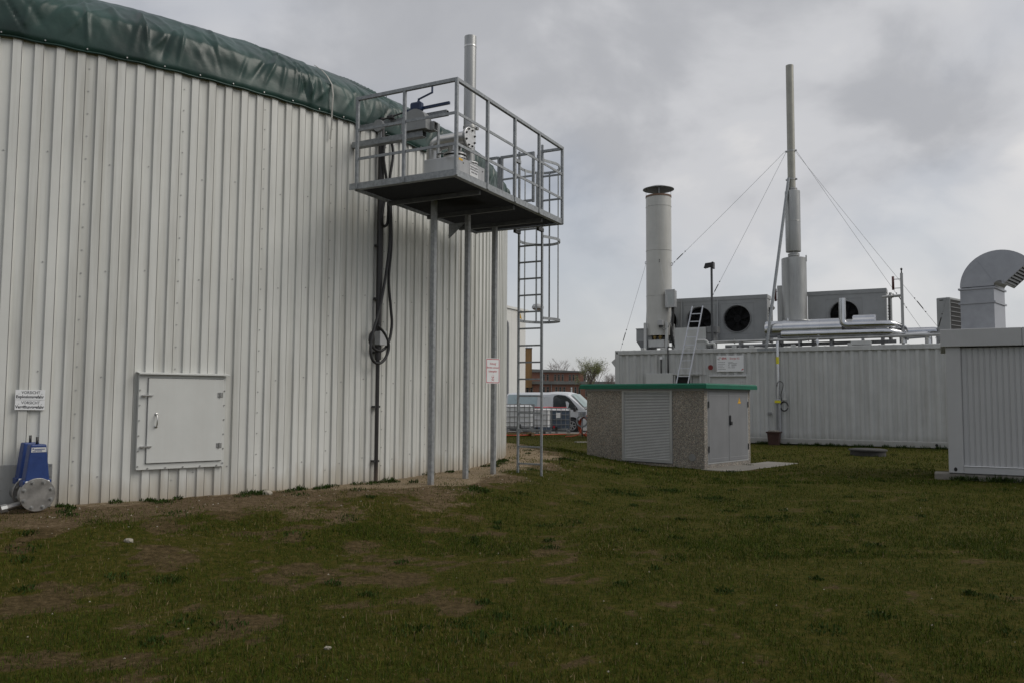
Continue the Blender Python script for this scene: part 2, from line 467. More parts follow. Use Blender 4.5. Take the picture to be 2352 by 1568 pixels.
def text(body, m, parent, x, y, z, width=None, height=None, bold=0.0, name='lettering', thick=0.001, align='CENTER'):
    """flat print standing in the parent's x-z plane, read from -y; (x, z) is the middle (or left) of the baseline"""
    cu = bpy.data.curves.new('print', 'FONT')
    cu.body = body; cu.size = 1.0; cu.offset = bold; cu.resolution_u = 2; cu.fill_mode = 'FRONT'
    tmp = bpy.data.objects.new('print', cu)
    me = bpy.data.meshes.new_from_object(tmp)
    bpy.data.objects.remove(tmp); bpy.data.curves.remove(cu)
    co = np.empty(len(me.vertices) * 3); me.vertices.foreach_get('co', co); co = co.reshape(-1, 3)
    x0, x1 = co[:, 0].min(), co[:, 0].max()
    sy = height / 0.72 if height else width / (x1 - x0)
    sx = width / (x1 - x0) if width else sy
    nx = (co[:, 0] - (x0 + x1) / 2) * sx if align == 'CENTER' else (co[:, 0] - x0) * sx
    out = np.stack([nx + x, np.full(len(co), y), co[:, 1] * sy + z], 1)
    me.vertices.foreach_set('co', out.ravel()); me.update()
    me.materials.clear(); me.materials.append(m)
    o = bpy.data.objects.new(name, me); link(o, parent)
    return o
def arc(c, r, a0, a1, n, u=(1, 0, 0), w=(0, 0, 1)):
    u, w, c = Vector(u), Vector(w), Vector(c)
    return [c + u * (r * math.cos(R_(a0 + (a1 - a0) * k / n))) + w * (r * math.sin(R_(a0 + (a1 - a0) * k / n))) for k in range(n + 1)]
def smooth_path(pts, sub=6):
    pts = [Vector(p) for p in pts]
    P = [pts[0]] + pts + [pts[-1]]
    out = []
    for i in range(1, len(P) - 2):
        for k in range(sub):
            t = k / sub
            a, b, c, d = P[i - 1], P[i], P[i + 1], P[i + 2]
            out.append(0.5 * ((2 * b) + (c - a) * t + (2 * a - 5 * b + 4 * c - d) * t * t + (3 * b - a - 3 * c + d) * t ** 3))
    out.append(pts[-1])
    return out

def hash2(ix, iy, seed):
    h = (ix.astype(np.int64) * 374761393 + iy.astype(np.int64) * 668265263 + seed * 974711) & 0xFFFFFFFF
    h = ((h ^ (h >> 13)) * 1274126177) & 0xFFFFFFFF
    return ((h ^ (h >> 16)) & 0xFFFFFF) / float(0xFFFFFF)
def vnoise(x, y, seed=0):
    ix, iy = np.floor(x), np.floor(y)
    fx, fy = x - ix, y - iy
    fx = fx * fx * (3 - 2 * fx); fy = fy * fy * (3 - 2 * fy)
    a, b = hash2(ix, iy, seed), hash2(ix + 1, iy, seed)
    c, d = hash2(ix, iy + 1, seed), hash2(ix + 1, iy + 1, seed)
    return (a * (1 - fx) + b * fx) * (1 - fy) + (c * (1 - fx) + d * fx) * fy
def fbm(x, y, seed=0, oct=4):
    s, a, t = 0, 0.5, 0
    for k in range(oct):
        s = s + a * vnoise(x, y, seed + k * 17); t += a
        x, y, a = x * 2.03 + 3.1, y * 2.03 + 1.7, a * 0.55
    return s / t
def sstep(a, b, x):
    t = np.clip((x - a) / (b - a), 0, 1)
    return t * t * (3 - 2 * t)
# ================================================================ ground
def ground_z(x, y):
    rho = np.hypot(x - TC.x, y - TC.y)
    z = -0.3 * sstep(11.3, 14.2, rho) - 0.12 * sstep(31, 42, y)
    z = z + (0.03 * (fbm(x * 0.9, y * 0.9, 5, 3) - 0.5) + 0.02 * (fbm(x * 3.1, y * 3.1, 9, 3) - 0.5)) * sstep(46, 40, y)
    return z
def bare_amount(x, y):
    rho = np.hypot(x - TC.x, y - TC.y)
    n = fbm(x * 1.1, y * 1.1, 21, 4) - 0.5
    n2 = fbm(x * 4.0, y * 4.0, 31, 3) - 0.5
    th = np.degrees(np.arctan2(y - TC.y, x - TC.x))
    reach = 12.1 - 0.5 * sstep(-36, -20, th)
    b = sstep(reach + 0.7, reach - 0.9, rho + n * 2.6 + n2 * 0.9)
    patch = sstep(0.52, 0.70, fbm(x * 0.9, y * 0.9, 41, 4) + n2 * 0.34) * 0.5
    return np.clip(np.maximum(b, patch * sstep(26, 18, y) * (0.25 + 0.45 * sstep(2.5, -2.0, x))), 0, 1)
def sand_amount(x, y):
    rho = np.hypot(x - TC.x, y - TC.y)
    th = np.degrees(np.arctan2(y - TC.y, x - TC.x))
    n = fbm(x * 1.6, y * 1.6, 61, 4) - 0.5
    s = sstep(11.85, 11.2, rho + n * 1.3) * sstep(-43, -33, th + n * 10)
    return np.clip(s + 0.55 * sstep(11.3, 10.6, rho + n * 0.9), 0, 1)
def lush_amount(x, y):
    c1, c2 = fbm(x * 2.3, y * 2.3, 77, 3), fbm(x * 7, y * 7, 78, 2)
    dry_side = sstep(3.0, -3.0, x + 0.25 * (y - 8)) * sstep(15, 9, y)
    return np.clip(sstep(0.34, 0.54, 0.6 * c1 + 0.4 * c2) + 0.5 * (1 - dry_side), 0, 1)
def axis_lines(lo, d0, d1, hi, step, n):
    g = np.geomspace(1, 200, n)
    a = d0 - (g - 1) / 199 * (d0 - lo); b = d1 + (g - 1) / 199 * (hi - d1)
    return np.concatenate([a[::-1][:-1], np.arange(d0, d1, step), b])
gx = axis_lines(-900, -9.0, 17.0, 900, 0.12, 14)
gy = axis_lines(-900, 2.0, 40.0, 1500, 0.14, 14)
GX, GY = np.meshgrid(gx, gy)
GZ = ground_z(GX, GY)
nx_, ny_ = len(gx), len(gy)
verts = np.stack([GX.ravel(), GY.ravel(), GZ.ravel()], 1)
ii = (np.arange(ny_ - 1)[:, None] * nx_ + np.arange(nx_ - 1)[None, :]).ravel()
quads = np.stack([ii, ii + 1, ii + nx_ + 1, ii + nx_], 1)
def np_mesh(name, v, f, m, smooth=False):
    me = bpy.data.meshes.new(name)
    k = f.shape[1]
    me.vertices.add(len(v)); me.vertices.foreach_set('co', v.astype(np.float32).ravel())
    me.loops.add(f.size); me.loops.foreach_set('vertex_index', f.astype(np.int32).ravel())
    me.polygons.add(len(f)); me.polygons.foreach_set('loop_start', np.arange(0, f.size, k, dtype=np.int32))
    me.update(calc_edges=True)
    if smooth: me.polygons.foreach_set('use_smooth', np.ones(len(f), dtype=bool))
    me.materials.append(m)
    return me
def ground_mat():
    m = bpy.data.materials.new('lawn_and_soil'); m.use_nodes = True
    nt = m.node_tree; b = nt.nodes['Principled BSDF']
    g = nt.nodes.new('ShaderNodeNewGeometry')
    def noise(s, d=6, ro=0.6):
        n = nt.nodes.new('ShaderNodeTexNoise'); n.inputs['Scale'].default_value = s; n.inputs['Detail'].default_value = d
        n.inputs['Roughness'].default_value = ro
        nt.links.new(g.outputs['Position'], n.inputs['Vector']); return n.outputs['Fac']
    def ramp(src, stops):
        r = nt.nodes.new('ShaderNodeValToRGB'); e = r.color_ramp.elements
        while len(e) < len(stops): e.new(0.5)
        for k, (p, c) in enumerate(stops): e[k].position = p; e[k].color = (*c, 1)
        nt.links.new(src, r.inputs[0]); return r.outputs['Color']
    def mixc(f, a, c):
        x = nt.nodes.new('ShaderNodeMix'); x.data_type = 'RGBA'
        nt.links.new(f, x.inputs['Factor']); nt.links.new(a, x.inputs[6]); nt.links.new(c, x.inputs[7]); return x.outputs[2]
    thatch = ramp(noise(17, 12, 0.82), [(0.30, (0.020, 0.015, 0.006)), (0.46, (0.055, 0.040, 0.018)), (0.57, (0.100, 0.072, 0.036)), (0.72, (0.20, 0.150, 0.085))])
    turf = ramp(noise(13, 12, 0.80), [(0.32, (0.013, 0.016, 0.002)), (0.46, (0.040, 0.043, 0.006)), (0.57, (0.066, 0.056, 0.012)), (0.74, (0.120, 0.090, 0.040))])
    soil = ramp(noise(15, 12, 0.82), [(0.28, (0.046, 0.030, 0.018)), (0.48, (0.098, 0.070, 0.040)), (0.6, (0.165, 0.122, 0.075)), (0.74, (0.29, 0.225, 0.15))])
    sand = ramp(noise(20, 12, 0.8), [(0.28, (0.12, 0.088, 0.056)), (0.5, (0.225, 0.175, 0.115)), (0.75, (0.34, 0.275, 0.195))])
    a1 = nt.nodes.new('ShaderNodeAttribute'); a1.attribute_name = 'bare'
    a2 = nt.nodes.new('ShaderNodeAttribute'); a2.attribute_name = 'sand'
    a3 = nt.nodes.new('ShaderNodeAttribute'); a3.attribute_name = 'lush'
    def ragged(a, ns, amt):                       # break the border up into clods and tufts
        ad = nt.nodes.new('ShaderNodeMath'); ad.operation = 'MULTIPLY_ADD'; ad.inputs[1].default_value = amt
        nt.links.new(noise(ns, 8, 0.7), ad.inputs[0]); nt.links.new(a.outputs['Fac'], ad.inputs[2])
        mr = nt.nodes.new('ShaderNodeMapRange'); mr.interpolation_type = 'SMOOTHSTEP'
        mr.inputs['From Min'].default_value = 0.38 + amt / 2; mr.inputs['From Max'].default_value = 0.62 + amt / 2
        nt.links.new(ad.outputs[0], mr.inputs['Value']); return mr.outputs[0]
    col = mixc(ragged(a1, 9, 1.5), mixc(ragged(a3, 12, 1.4), thatch, turf), soil)
    col = mixc(ragged(a2, 8, 1.0), col, sand)
    nt.links.new(col, b.inputs['Base Color'])
    b.inputs['Roughness'].default_value = 0.95; b.inputs['Specular IOR Level'].default_value = 0.05
    bp = nt.nodes.new('ShaderNodeBump'); bp.inputs['Strength'].default_value = 0.9; bp.inputs['Distance'].default_value = 0.03
    nt.links.new(noise(26, 8, 0.7), bp.inputs['Height']); nt.links.new(bp.outputs[0], b.inputs['Normal'])
    return m
M_ground = ground_mat()
me = np_mesh('ground', verts, quads, M_ground, True)
for nm, fn in (('bare', bare_amount), ('sand', sand_amount), ('lush', lush_amount)):
    at = me.attributes.new(nm, 'FLOAT', 'POINT')
    at.data.foreach_set('value', fn(GX, GY).astype(np.float32).ravel())
ground = bpy.data.objects.new('ground', me); link(ground); ground['kind'] = 'structure'

# paved yard behind the lawn
yb = MB()
yb.add([(-30, 38.2, -0.405), (40, 36.2, -0.385), (60, 160, -0.40), (-60, 160, -0.40)], [(0, 1, 2, 3)])
yard = yb.build('yard_pavement', M_pave, kind='structure')

# ================================================================ digester tank
tank = thing('digester_tank', 'big round white corrugated steel tank under a green tarpaulin roof', 'tank', TC)
NS = 63
STEP = 2 * math.pi / NS
NR = 5
def sheet_profile():
    pts = []
    for k in range(NR):
        a = k / NR
        w = 1 / NR
        for f, dr in ((0.0, 0.0), (0.475, 0.0), (0.507, 0.028), (0.894, 0.028), (0.897, 0.010), (0.921, 0.010), (0.924, 0.028), (0.936, 0.028), (0.962, 0.0)):
            pts.append((a + w * f, dr))
    pts.append((1.0, 0.0))
    return pts
prof = sheet_profile()
sb = MB()
vs = []
for z in (-0.12, TH):
    for f, dr in prof:
        t = f * STEP; r = TR + dr
        vs.append((r * math.cos(t), r * math.sin(t), z))
n = len(prof)
sb.add(vs, [(i, i + 1, n + i + 1, n + i) for i in range(n - 1)])
# overlap lip at the seam
lip = []
for z in (-0.12, TH):
    for f, dr in ((-0.012, 0.0045), (0.06, 0.0045)):
        t = f * STEP
        lip.append(((TR + dr) * math.cos(t), (TR + dr) * math.sin(t), z))
sb.add(lip, [(0, 1, 3, 2)])
sheet_me = sb.mesh('cladding_sheet', M_clad, fix=False)
def screw(mb, t, z, r0):
    c = Vector((r0 * math.cos(t), r0 * math.sin(t), z)); nn = Vector((math.cos(t), math.sin(t), 0))
    mb.cyl(c, c + nn * 0.007, 0.009, 6)
kb = MB()
z = 0.22
while z < TH - 0.1:
    screw(kb, 0.022 * STEP, z, TR + 0.004); z += 0.262
for z0 in (0.30, 1.42, 2.62, 3.86):
    for f in (0.26, 0.66):
        screw(kb, f * STEP, z0 + (0.05 if f > 0.5 else 0.0), TR)
screw_me = kb.mesh('seam_screws', M_screw)
T0 = R_(-56.75)
for k in range(NS):
    t = T0 + (k - 14) * STEP
    o = link(bpy.data.objects.new('cladding_sheet', sheet_me), tank)
    o.rotation_euler = (0, 0, t)
    d = (math.degrees(t) + 180) % 360 - 180
    if -82 < d < 12:
        s2 = link(bpy.data.objects.new('seam_screws', screw_me), o)
        s2['kind'] = 'stuff'

# tarpaulin roof
def tarp():
    th = np.radians(np.concatenate([np.linspace(-84, 20, 1150), np.linspace(20, 276, 220)[1:]]))
    P = [(TR + 0.045, 5.115), (TR + 0.07, 5.15), (TR + 0.075, 5.30), (TR + 0.075, 5.46), (TR + 0.06, 5.56), (TR + 0.0, 5.63), (TR - 0.15, 5.76), (TR - 0.36, 5.91),
         (TR - 0.6, 6.04), (TR - 0.95, 6.18), (TR - 1.5, 6.35), (TR - 2.3, 6.56), (TR - 3.6, 6.84), (TR - 5.6, 7.15), (TR - 8, 7.38), (0.3, 7.5)]
    d = [0]
    for a, b in zip(P, P[1:]): d.append(d[-1] + math.hypot(b[0] - a[0], b[1] - a[1]))
    ss = np.concatenate([np.linspace(0, 1.7, 44), np.linspace(1.7, d[-1], 22)[1:]])
    pr = np.interp(ss, d, [p[0] for p in P]); pz = np.interp(ss, d, [p[1] for p in P])
    dr = np.gradient(pr, ss); dz = np.gradient(pz, ss)
    ln = np.hypot(dr, dz); nr, nz = dz / ln, -dr / ln
    TT, SS = np.meshgrid(th, ss)
    X = TT * TR
    env = sstep(0.02, 0.25, SS) * (0.25 + 0.75 * sstep(1.7, 0.7, SS))
    D = np.zeros_like(X)
    rr = np.random.default_rng(5)
    for k in range(230):
        xk = rr.uniform(math.radians(-84) * TR, math.radians(20) * TR)
        a = rr.uniform(0.008, 0.032) * rr.choice([1, 1, -1]); w = rr.uniform(0.014, 0.05); sl = rr.normal(0, 0.45)
        s0 = rr.uniform(0.15, 1.0); sw = rr.uniform(0.2, 0.6)
        D += a * np.exp(-((X - xk - sl * (SS - s0)) / w) ** 2) * np.exp(-((SS - s0) / sw) ** 2)
    D += 0.035 * (fbm(X * 0.8, SS * 1.1, 3, 3) - 0.5) * (0.5 + 0.5 * sstep(0.4, 1.2, SS))
    rid = 1 - np.abs(2 * fbm(X * 1.5 + SS * 0.8, SS * 1.0 + X * 0.25, 8, 3) - 1)
    D += 0.03 * (rid - 0.85)
    D += 0.015 * (fbm(X * 6, SS * 5, 13, 3) - 0.5)
    D += -0.03 * np.exp(-((X - math.radians(-39.9) * TR) / 0.10) ** 2)            # pulled in under the strap
    D *= env
    hem = 0.005 * np.sin(X / 0.415 * 2 * math.pi) * np.exp(-SS / 0.07)
    Rr = pr[:, None] + nr[:, None] * D
    Zz = pz[:, None] + nz[:, None] * D + hem
    v = np.stack([Rr * np.cos(TT), Rr * np.sin(TT), Zz], -1).reshape(-1, 3)
    m_, n_ = X.shape
    i = (np.arange(m_ - 1)[:, None] * n_ + np.arange(n_ - 1)[None, :]).ravel()
    f = np.stack([i, i + 1, i + n_ + 1, i + n_], 1)
    return np_mesh('tarpaulin_roof', v, f, M_tarp, True)
o = link(bpy.data.objects.new('tarpaulin_roof', tarp()), tank)
roof_part = o
# hem cord with clips
hb = MB()
pts = []
for k in range(420):
    t = R_(-84 + 104 * k / 419)
    zz = 5.115 + 0.005 * math.sin(t * TR / 0.415 * 2 * math.pi)
    pts.append(((TR + 0.05) * math.cos(t), (TR + 0.05) * math.sin(t), zz))
hb.tube(pts, 0.012, 6)
hb.build('hem_cord', M_tarp, roof_part, True)
cb = MB()
k = 0
t = -84
while t < 20:
    a = R_(t); nn = Vector((math.cos(a), math.sin(a), 0)); c = nn * (TR + 0.062) + Vector((0, 0, 5.138))
    cb.cyl(c, c + nn * 0.012, 0.009, 6)
    t += math.degrees(0.415 / TR)
cb.build('hem_clips', M_bolt, roof_part, kind='stuff')
# strap over the tarpaulin
a = R_(-39.9)
def strap(a0, prof_, w, tail, name='strap'):
    mb = MB(); L = []
    for q, (r, zz) in enumerate(prof_):
        L.append((r, zz))
    vs = []
    for q, (r, zz) in enumerate(L):
        wob = 0.012 * math.sin(q * 1.7)
        for s_ in (-1, 1):
            aa = a0 + (s_ * w / 2 + wob) / TR
            vs.append((r * math.cos(aa), r * math.sin(aa), zz))
    nq = len(L)
    mb.add(vs, [(2 * i, 2 * i + 1, 2 * i + 3, 2 * i + 2) for i in range(nq - 1)])
    ob = mb.build(name, M_strap, tank)
    so = ob.modifiers.new('solid', 'SOLIDIFY'); so.thickness = 0.006
    return ob
strap(a, [(TR + 0.07, 4.76), (TR + 0.075, 4.95), (TR + 0.095, 5.05), (TR + 0.11, 5.2), (TR + 0.105, 5.38), (TR + 0.07, 5.54), (TR - 0.02, 5.68), (TR - 0.15, 5.80), (TR - 0.34, 5.925)], 0.024, 0)
# lifting eye on the tarpaulin crown
mb = MB()
mb.tube(arc((0, 0, 0.05), 0.055, -60, 240, 14, (0.8, -0.6, 0), (0, 0, 1)), 0.009, 6)
mb.box(-0.06, 0.06, -0.02, 0.02, -0.02, 0.012)
eye = mb.build('lifting_eye', M_boltd, tank, True)
eye.location = (9.75 * math.cos(R_(-29)), 9.75 * math.sin(R_(-29)), 6.09); eye.scale = (0.65, 0.65, 0.65)
# black edge pipe ring base strip: concrete footing under the sheets
fb = MB()
fb.lathe([(TR - 0.06, -0.5), (TR - 0.06, -0.02)], (0, 0, 0), 'z', 126)
fb.build('footing', M_conc, tank)

def tank_frame(deg, r=TR):
    a = R_(deg)
    return Vector((TC.x + r * math.cos(a), TC.y + r * math.sin(a), 0)), deg + 90
# access hatch: parts of the tank
hb_loc, hb_rot = tank_frame(-50.42)
def tpart(mb, name, m, parent=None, smooth=False, label=None, **kw):
    """part of the tank built in the frame of a wall station"""
    o_ = mb.build(name, m, parent or tank, smooth, label=label, **kw)
    return o_
def place(o_, loc, rot):
    o_.location = Vector(loc) - TC; o_.rotation_euler = (0, 0, R_(rot))
    return o_
mb = MB()
W2 = 0.505
mb.box(-W2, -W2 + 0.095, -0.062, 0.0, 0.36, 1.455); mb.box(W2 - 0.03, W2, -0.062, 0.0, 0.36, 1.455)
mb.box(-W2 + 0.095, W2 - 0.03, -0.060, 0.0, 0.36, 0.425); mb.box(-W2 + 0.095, W2 - 0.03, -0.060, 0.0, 1.42, 1.455)
fr = place(tpart(mb, 'hatch_frame', M_door), hb_loc, hb_rot)
mb = MB()
for zz in np.arange(0.40, 1.44, 0.175):
    for xx in (-W2 + 0.014, W2 - 0.014):
        mb.cyl((xx, -0.062, zz), (xx, -0.071, zz), 0.009, 6)
for xx in np.arange(-0.38, 0.45, 0.2): mb.cyl((xx, -0.060, 0.375), (xx, -0.070, 0.375), 0.009, 6)
mb.build('frame_screws', M_bolt, fr, kind='stuff')
mb = MB(); mb.prism([(-W2 - 0.015, -0.115, 1.472), (-W2 - 0.015, 0.01, 1.490), (-W2 - 0.015, 0.01, 1.484), (-W2 - 0.015, -0.112, 1.466), (-W2 - 0.015, -0.112, 1.458), (-W2 - 0.015, -0.115, 1.458)], (2 * W2 + 0.05, 0, 0))
mb.build('rain_hood', M_door, fr)
mb = MB(); mb.bbox(-W2 + 0.10, W2 - 0.034, -0.085, -0.02, 0.432, 1.414, 0.004)
dr = place(tpart(mb, 'hatch_door', M_door), hb_loc, hb_rot)
mb = MB()
hx = -W2 + 0.195
mb.tube(smooth_path([(hx, -0.086, 0.855), (hx, -0.12, 0.865), (hx, -0.135, 0.925), (hx, -0.12, 0.985), (hx, -0.086, 0.995)], 4), 0.0085, 8)
mb.bbox(hx - 0.017, hx + 0.017, -0.093, -0.086, 0.838, 0.866, 0.003); mb.bbox(hx - 0.017, hx + 0.017, -0.093, -0.086, 0.984, 1.012, 0.003)
mb.build('handle', M_inox, dr, True)
for zz in (1.215, 0.625):
    mb = MB(); mb.bbox(-W2 + 0.03, -W2 + 0.15, -0.105, -0.086, zz - 0.009, zz + 0.009, 0.003)
    mb.bbox(-W2 + 0.03, -W2 + 0.07, -0.095, -0.062, zz - 0.014, zz + 0.006, 0.003)
    mb.tube([(-W2 + 0.085, -0.1, zz), (-W2 + 0.085, -0.1, zz + 0.03)], 0.004, 6)
    mb.build('latch', M_inox, dr)
for zz in (1.225, 0.615):
    mb = MB(); mb.bbox(W2 - 0.105, W2 - 0.04, -0.0905, -0.086, zz - 0.03, zz + 0.03, 0.002)
    mb.cyl((W2 - 0.075, -0.094, zz - 0.031), (W2 - 0.075, -0.094, zz + 0.031), 0.008, 8)
    for dz_ in (-0.018, 0.018): mb.cyl((W2 - 0.095, -0.0905, zz + dz_), (W2 - 0.095, -0.096, zz + dz_), 0.005, 6)
    mb.build('hinge', M_bolt, dr)
# patch plate where the pipe leaves the tank
pl_loc, pl_rot = tank_frame(-59.0)
mb = MB(); mb.bbox(-0.25, 0.235, -0.041, -0.036, -0.04, 0.465, 0.002)
wp = place(tpart(mb, 'wall_plate', M_inoxdull), pl_loc, pl_rot)
mb = MB()
for xx in (-0.235, -0.12, 0.12, 0.222):
    mb.cyl((xx, -0.041, 0.45), (xx, -0.05, 0.45), 0.010, 6)
for zz in (0.05, 0.2, 0.33):
    for xx in (-0.235, 0.222): mb.cyl((xx, -0.041, zz), (xx, -0.05, zz), 0.010, 6)
mb.build('plate_screws', M_bolt, wp, kind='stuff')

# two warning signs by the pipe
for k, (zz, word, lab, ww, tilt) in enumerate(((1.158, 'Explosionsgefahr', 'upper white plate reading VORSICHT Explosionsgefahr on the tank wall', 0.262, 0.6),
                                               (1.048, 'Vergiftungsgefahr', 'lower white plate reading VORSICHT Vergiftungsgefahr above the blue valves', 0.272, 0.9))):
    l_, r_ = tank_frame(-59.03, TR + 0.038)
    s_ = thing('warning_sign', lab, 'sign', (l_.x, l_.y, zz), r_, 'black on white warning plates')
    mb = MB(); mb.bbox(-0.14, 0.14, -0.008, 0, 0.0, 0.106, 0.001); mb.build('plate', M_signw, s_)
    text('VORSICHT', M_signk, s_, 0.005, -0.0088, 0.064, 0.176, 0.031, bold=0.012)
    text(word, M_signk, s_, 0.0, -0.0088, 0.019, ww, 0.032, bold=0.03)
    mb = MB()
    for xx in (-0.105, 0.108): mb.cyl((xx, -0.008, 0.064), (xx, -0.011, 0.064), 0.004, 6)
    mb.build('rivets', M_bolt, s_, kind='stuff')
    s_.rotation_euler.y = R_(tilt)

# blue slide valves
def slide_valve(label, loc, rot, plate):
    v_ = thing('slide_valve', label, 'valve', loc, rot, 'blue slide valves on the tank outlet')
    mb = MB()          # housing: tapered, flat, hollow look by bevel
    zb, zt, wb, wt, dy_ = 0.125, 0.515, 0.118, 0.074, 0.062
    mb.add([(-wb, -dy_, zb), (wb, -dy_, zb), (wb, dy_, zb), (-wb, dy_, zb), (-wt, -dy_, zt), (wt, -dy_, zt), (wt, dy_, zt), (-wt, dy_, zt)],
           [(0, 3, 2, 1), (4, 5, 6, 7), (0, 1, 5, 4), (1, 2, 6, 5), (2, 3, 7, 6), (3, 0, 4, 7)])
    ob = mb.build('housing', M_blue, v_)
    bv = ob.modifiers.new('bevel', 'BEVEL'); bv.width = 0.012; bv.segments = 2
    mb = MB(); mb.bbox(-0.135, 0.135, -0.06, 0.06, 0.085, 0.150, 0.006); mb.build('housing_foot', M_blue, v_)
    mb = MB()
    for xx in (-0.1, 0.1): mb.lathe([(0.017, 0), (0.017, -0.012), (0.011, -0.02)], (xx, -0.058, 0.128), 'y', 10)
    mb.build('housing_bolts', M_disc, v_, True, kind='stuff')
    mb = MB(); mb.lathe([(0.148, 0.055), (0.148, -0.055)], (0, 0, 0), 'y', 40); mb.build('valve_body', M_inoxdull, v_, 'auto')
    mb = MB(); mb.cyl((0.0, 0, zt), (0.0, 0, zt + 0.075), 0.013, 10); mb.build('spindle', M_boltd, v_, True)
    if plate:
        mb = MB(); mb.add([(-0.072, -0.0635, 0.435), (0.072, -0.0635, 0.435), (0.068, -0.0635, 0.485), (-0.068, -0.0635, 0.485)], [(0, 1, 2, 3)])
        tp = mb.build('type_plate', M_disc, v_)
        mb = MB()
        for zz, x0, x1, hh in ((0.462, -0.06, -0.048, 0.016), (0.462, -0.042, 0.058, 0.007), (0.452, -0.042, 0.03, 0.005), (0.440, -0.06, -0.028, 0.006), (0.441, -0.022, 0.03, 0.004)):
            mb.add([(x0, -0.0642, zz), (x1, -0.0642, zz), (x1, -0.0642, zz + hh), (x0, -0.0642, zz + hh)], [(0, 1, 2, 3)])
        mb.build('plate_print', M_blue, tp)
        mb = MB(); mb.lathe([(0.166, -0.06), (0.170, -0.063), (0.170, -0.083), (0.166, -0.086)], (0, 0, 0), 'y', 48)
        bf = mb.build('blind_flange', M_flange, v_, 'auto')
    else:
        mb = MB(); mb.lathe([(0.166, -0.055), (0.170, -0.058), (0.170, -0.080), (0.166, -0.083)], (0, 0, 0), 'y', 48)
        bf = mb.build('flange_ring', M_flange, v_, 'auto')
    for k in range(8):
        w = R_(22.5 + 45 * k); bx, bz = 0.137 * math.cos(w), 0.137 * math.sin(w)
        mb = MB(); mb.cyl((bx, -0.086, bz), (bx, -0.090, bz), 0.021, 14); mb.cyl((bx, -0.090, bz), (bx, -0.104, bz), 0.0155, 6); mb.cyl((bx, -0.104, bz), (bx, -0.112, bz), 0.008, 8)
        mb.build('bolt', M_bolt, bf)
    return v_
slide_valve('front blue slide valve with a round bolted steel blind flange', (-4.94, 8.67, 0.185), 47, True)
slide_valve('rear blue slide valve half hidden behind the front one', (-5.145, 8.90, 0.19), 47, False)
# outlet stub with small ball valve
v_ = thing('outlet_pipe', 'short steel outlet pipe with a side drain nozzle below the blue valves', 'pipe', (-5.3, 9.0, 0.0), 47)
mb = MB(); mb.cyl((0, -0.12, 0.19), (0, 0.35, 0.19), 0.105, 28); mb.build('stub', M_inoxdull, v_, 'auto')
v2 = thing('drain_nozzle', 'small horizontal steel drain nozzle left of the round flange', 'pipe', (-4.94, 8.67, 0.06), 47)
mb = MB(); mb.cyl((-0.26, 0.06, -0.005), (-0.10, 0.05, 0.03), 0.034, 16); mb.build('nozzle', M_flange, v2, 'auto')
mb = MB(); mb.cyl((-0.29, 0.0605, -0.01), (-0.235, 0.059, 0.0), 0.043, 8); mb.build('cap', M_inoxdull, v2, 'auto')
# ================================================================ service platform
PF_LOC, PF_ROT = (-0.72, 10.26, 4.0), 62.3
plat = thing('service_platform', 'galvanised steel service platform on three posts beside the round tank', 'platform', PF_LOC, PF_ROT)
PL, PW = 3.30, 1.60
def bar(p, q, w, h, name, m=M_galv, parent=plat, up=(0, 0, 1)):
    return MB().beam(p, q, w, h, up).build(name, m, parent)
bar((-0.02, 0, 0.04), (PL, 0, 0.04), 0.012, 0.085, 'edge_beam'); bar((0.0, 0.006, 0.04), (0.0, PW + 0.09, 0.04), 0.012, 0.085, 'edge_beam')
bar((PL, 0.006, 0.04), (PL, PW, 0.04), 0.012, 0.085, 'edge_beam'); bar((0.006, PW, 0.03), (PL - 0.006, PW, 0.03), 0.012, 0.10, 'edge_beam')
for a_, b_, w_ in (((-0.02, 0.03, -0.001), (PL, 0.03, -0.001), 0.055), ((0.03, 0.06, -0.001), (0.03, PW, -0.001), 0.055), ((PL - 0.03, 0.06, -0.001), (PL - 0.03, PW, -0.001), 0.055)):
    bar(a_, b_, w_, 0.01, 'edge_beam_flange')
# grating: real open bars, too fine to pick apart
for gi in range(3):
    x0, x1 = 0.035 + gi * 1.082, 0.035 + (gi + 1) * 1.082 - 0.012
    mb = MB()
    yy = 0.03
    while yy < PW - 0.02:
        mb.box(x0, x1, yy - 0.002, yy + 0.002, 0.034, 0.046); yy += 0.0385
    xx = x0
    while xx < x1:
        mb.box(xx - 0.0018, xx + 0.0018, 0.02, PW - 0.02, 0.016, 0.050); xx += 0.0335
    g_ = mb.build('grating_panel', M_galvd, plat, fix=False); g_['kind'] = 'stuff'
for xx in (0.78, 1.78, 2.72):
    bar((xx, 0.10, -0.030), (xx, 1.60, -0.030), 0.045, 0.060, 'cross_beam', M_beam)
POSTS = [(1.04, 1.0), (2.08, 1.06), (2.98, 1.08)]
for (px_, py_) in POSTS:
    mb = MB(); mb.bbox(px_ - 0.036, px_ + 0.036, py_ - 0.036, py_ + 0.036, -4.3, 0.012, 0.006)
    mb.build('support_post', M_post, plat)
def rail_post(x, y, z0=0.0, z1=1.24, s=0.042):
    MB().bbox(x - s / 2, x + s / 2, y - s / 2, y + s / 2, z0, z1, 0.004).build('rail_post', M_galv, plat)
RX = [0.0, 0.80, 1.60, 2.40, 3.26]
for x in RX: rail_post(x, 0.0)
rail_post(0, 0.80); rail_post(0, 1.57, 0.0, 1.25)
for zz, s in ((1.238, 0.044),):
    bar((-0.02, 0, zz), (3.28, 0, zz), s, s, 'top_rail'); bar((0, 0.022, zz), (0, 1.59, zz), s, s, 'top_rail')
for zz in (0.81, 0.41):
    bar((0.02, 0.0, zz), (3.25, 0.0, zz), 0.012, 0.036, 'mid_rail'); bar((0.0, 0.02, zz), (0.0, 1.56, zz), 0.012, 0.036, 'mid_rail')
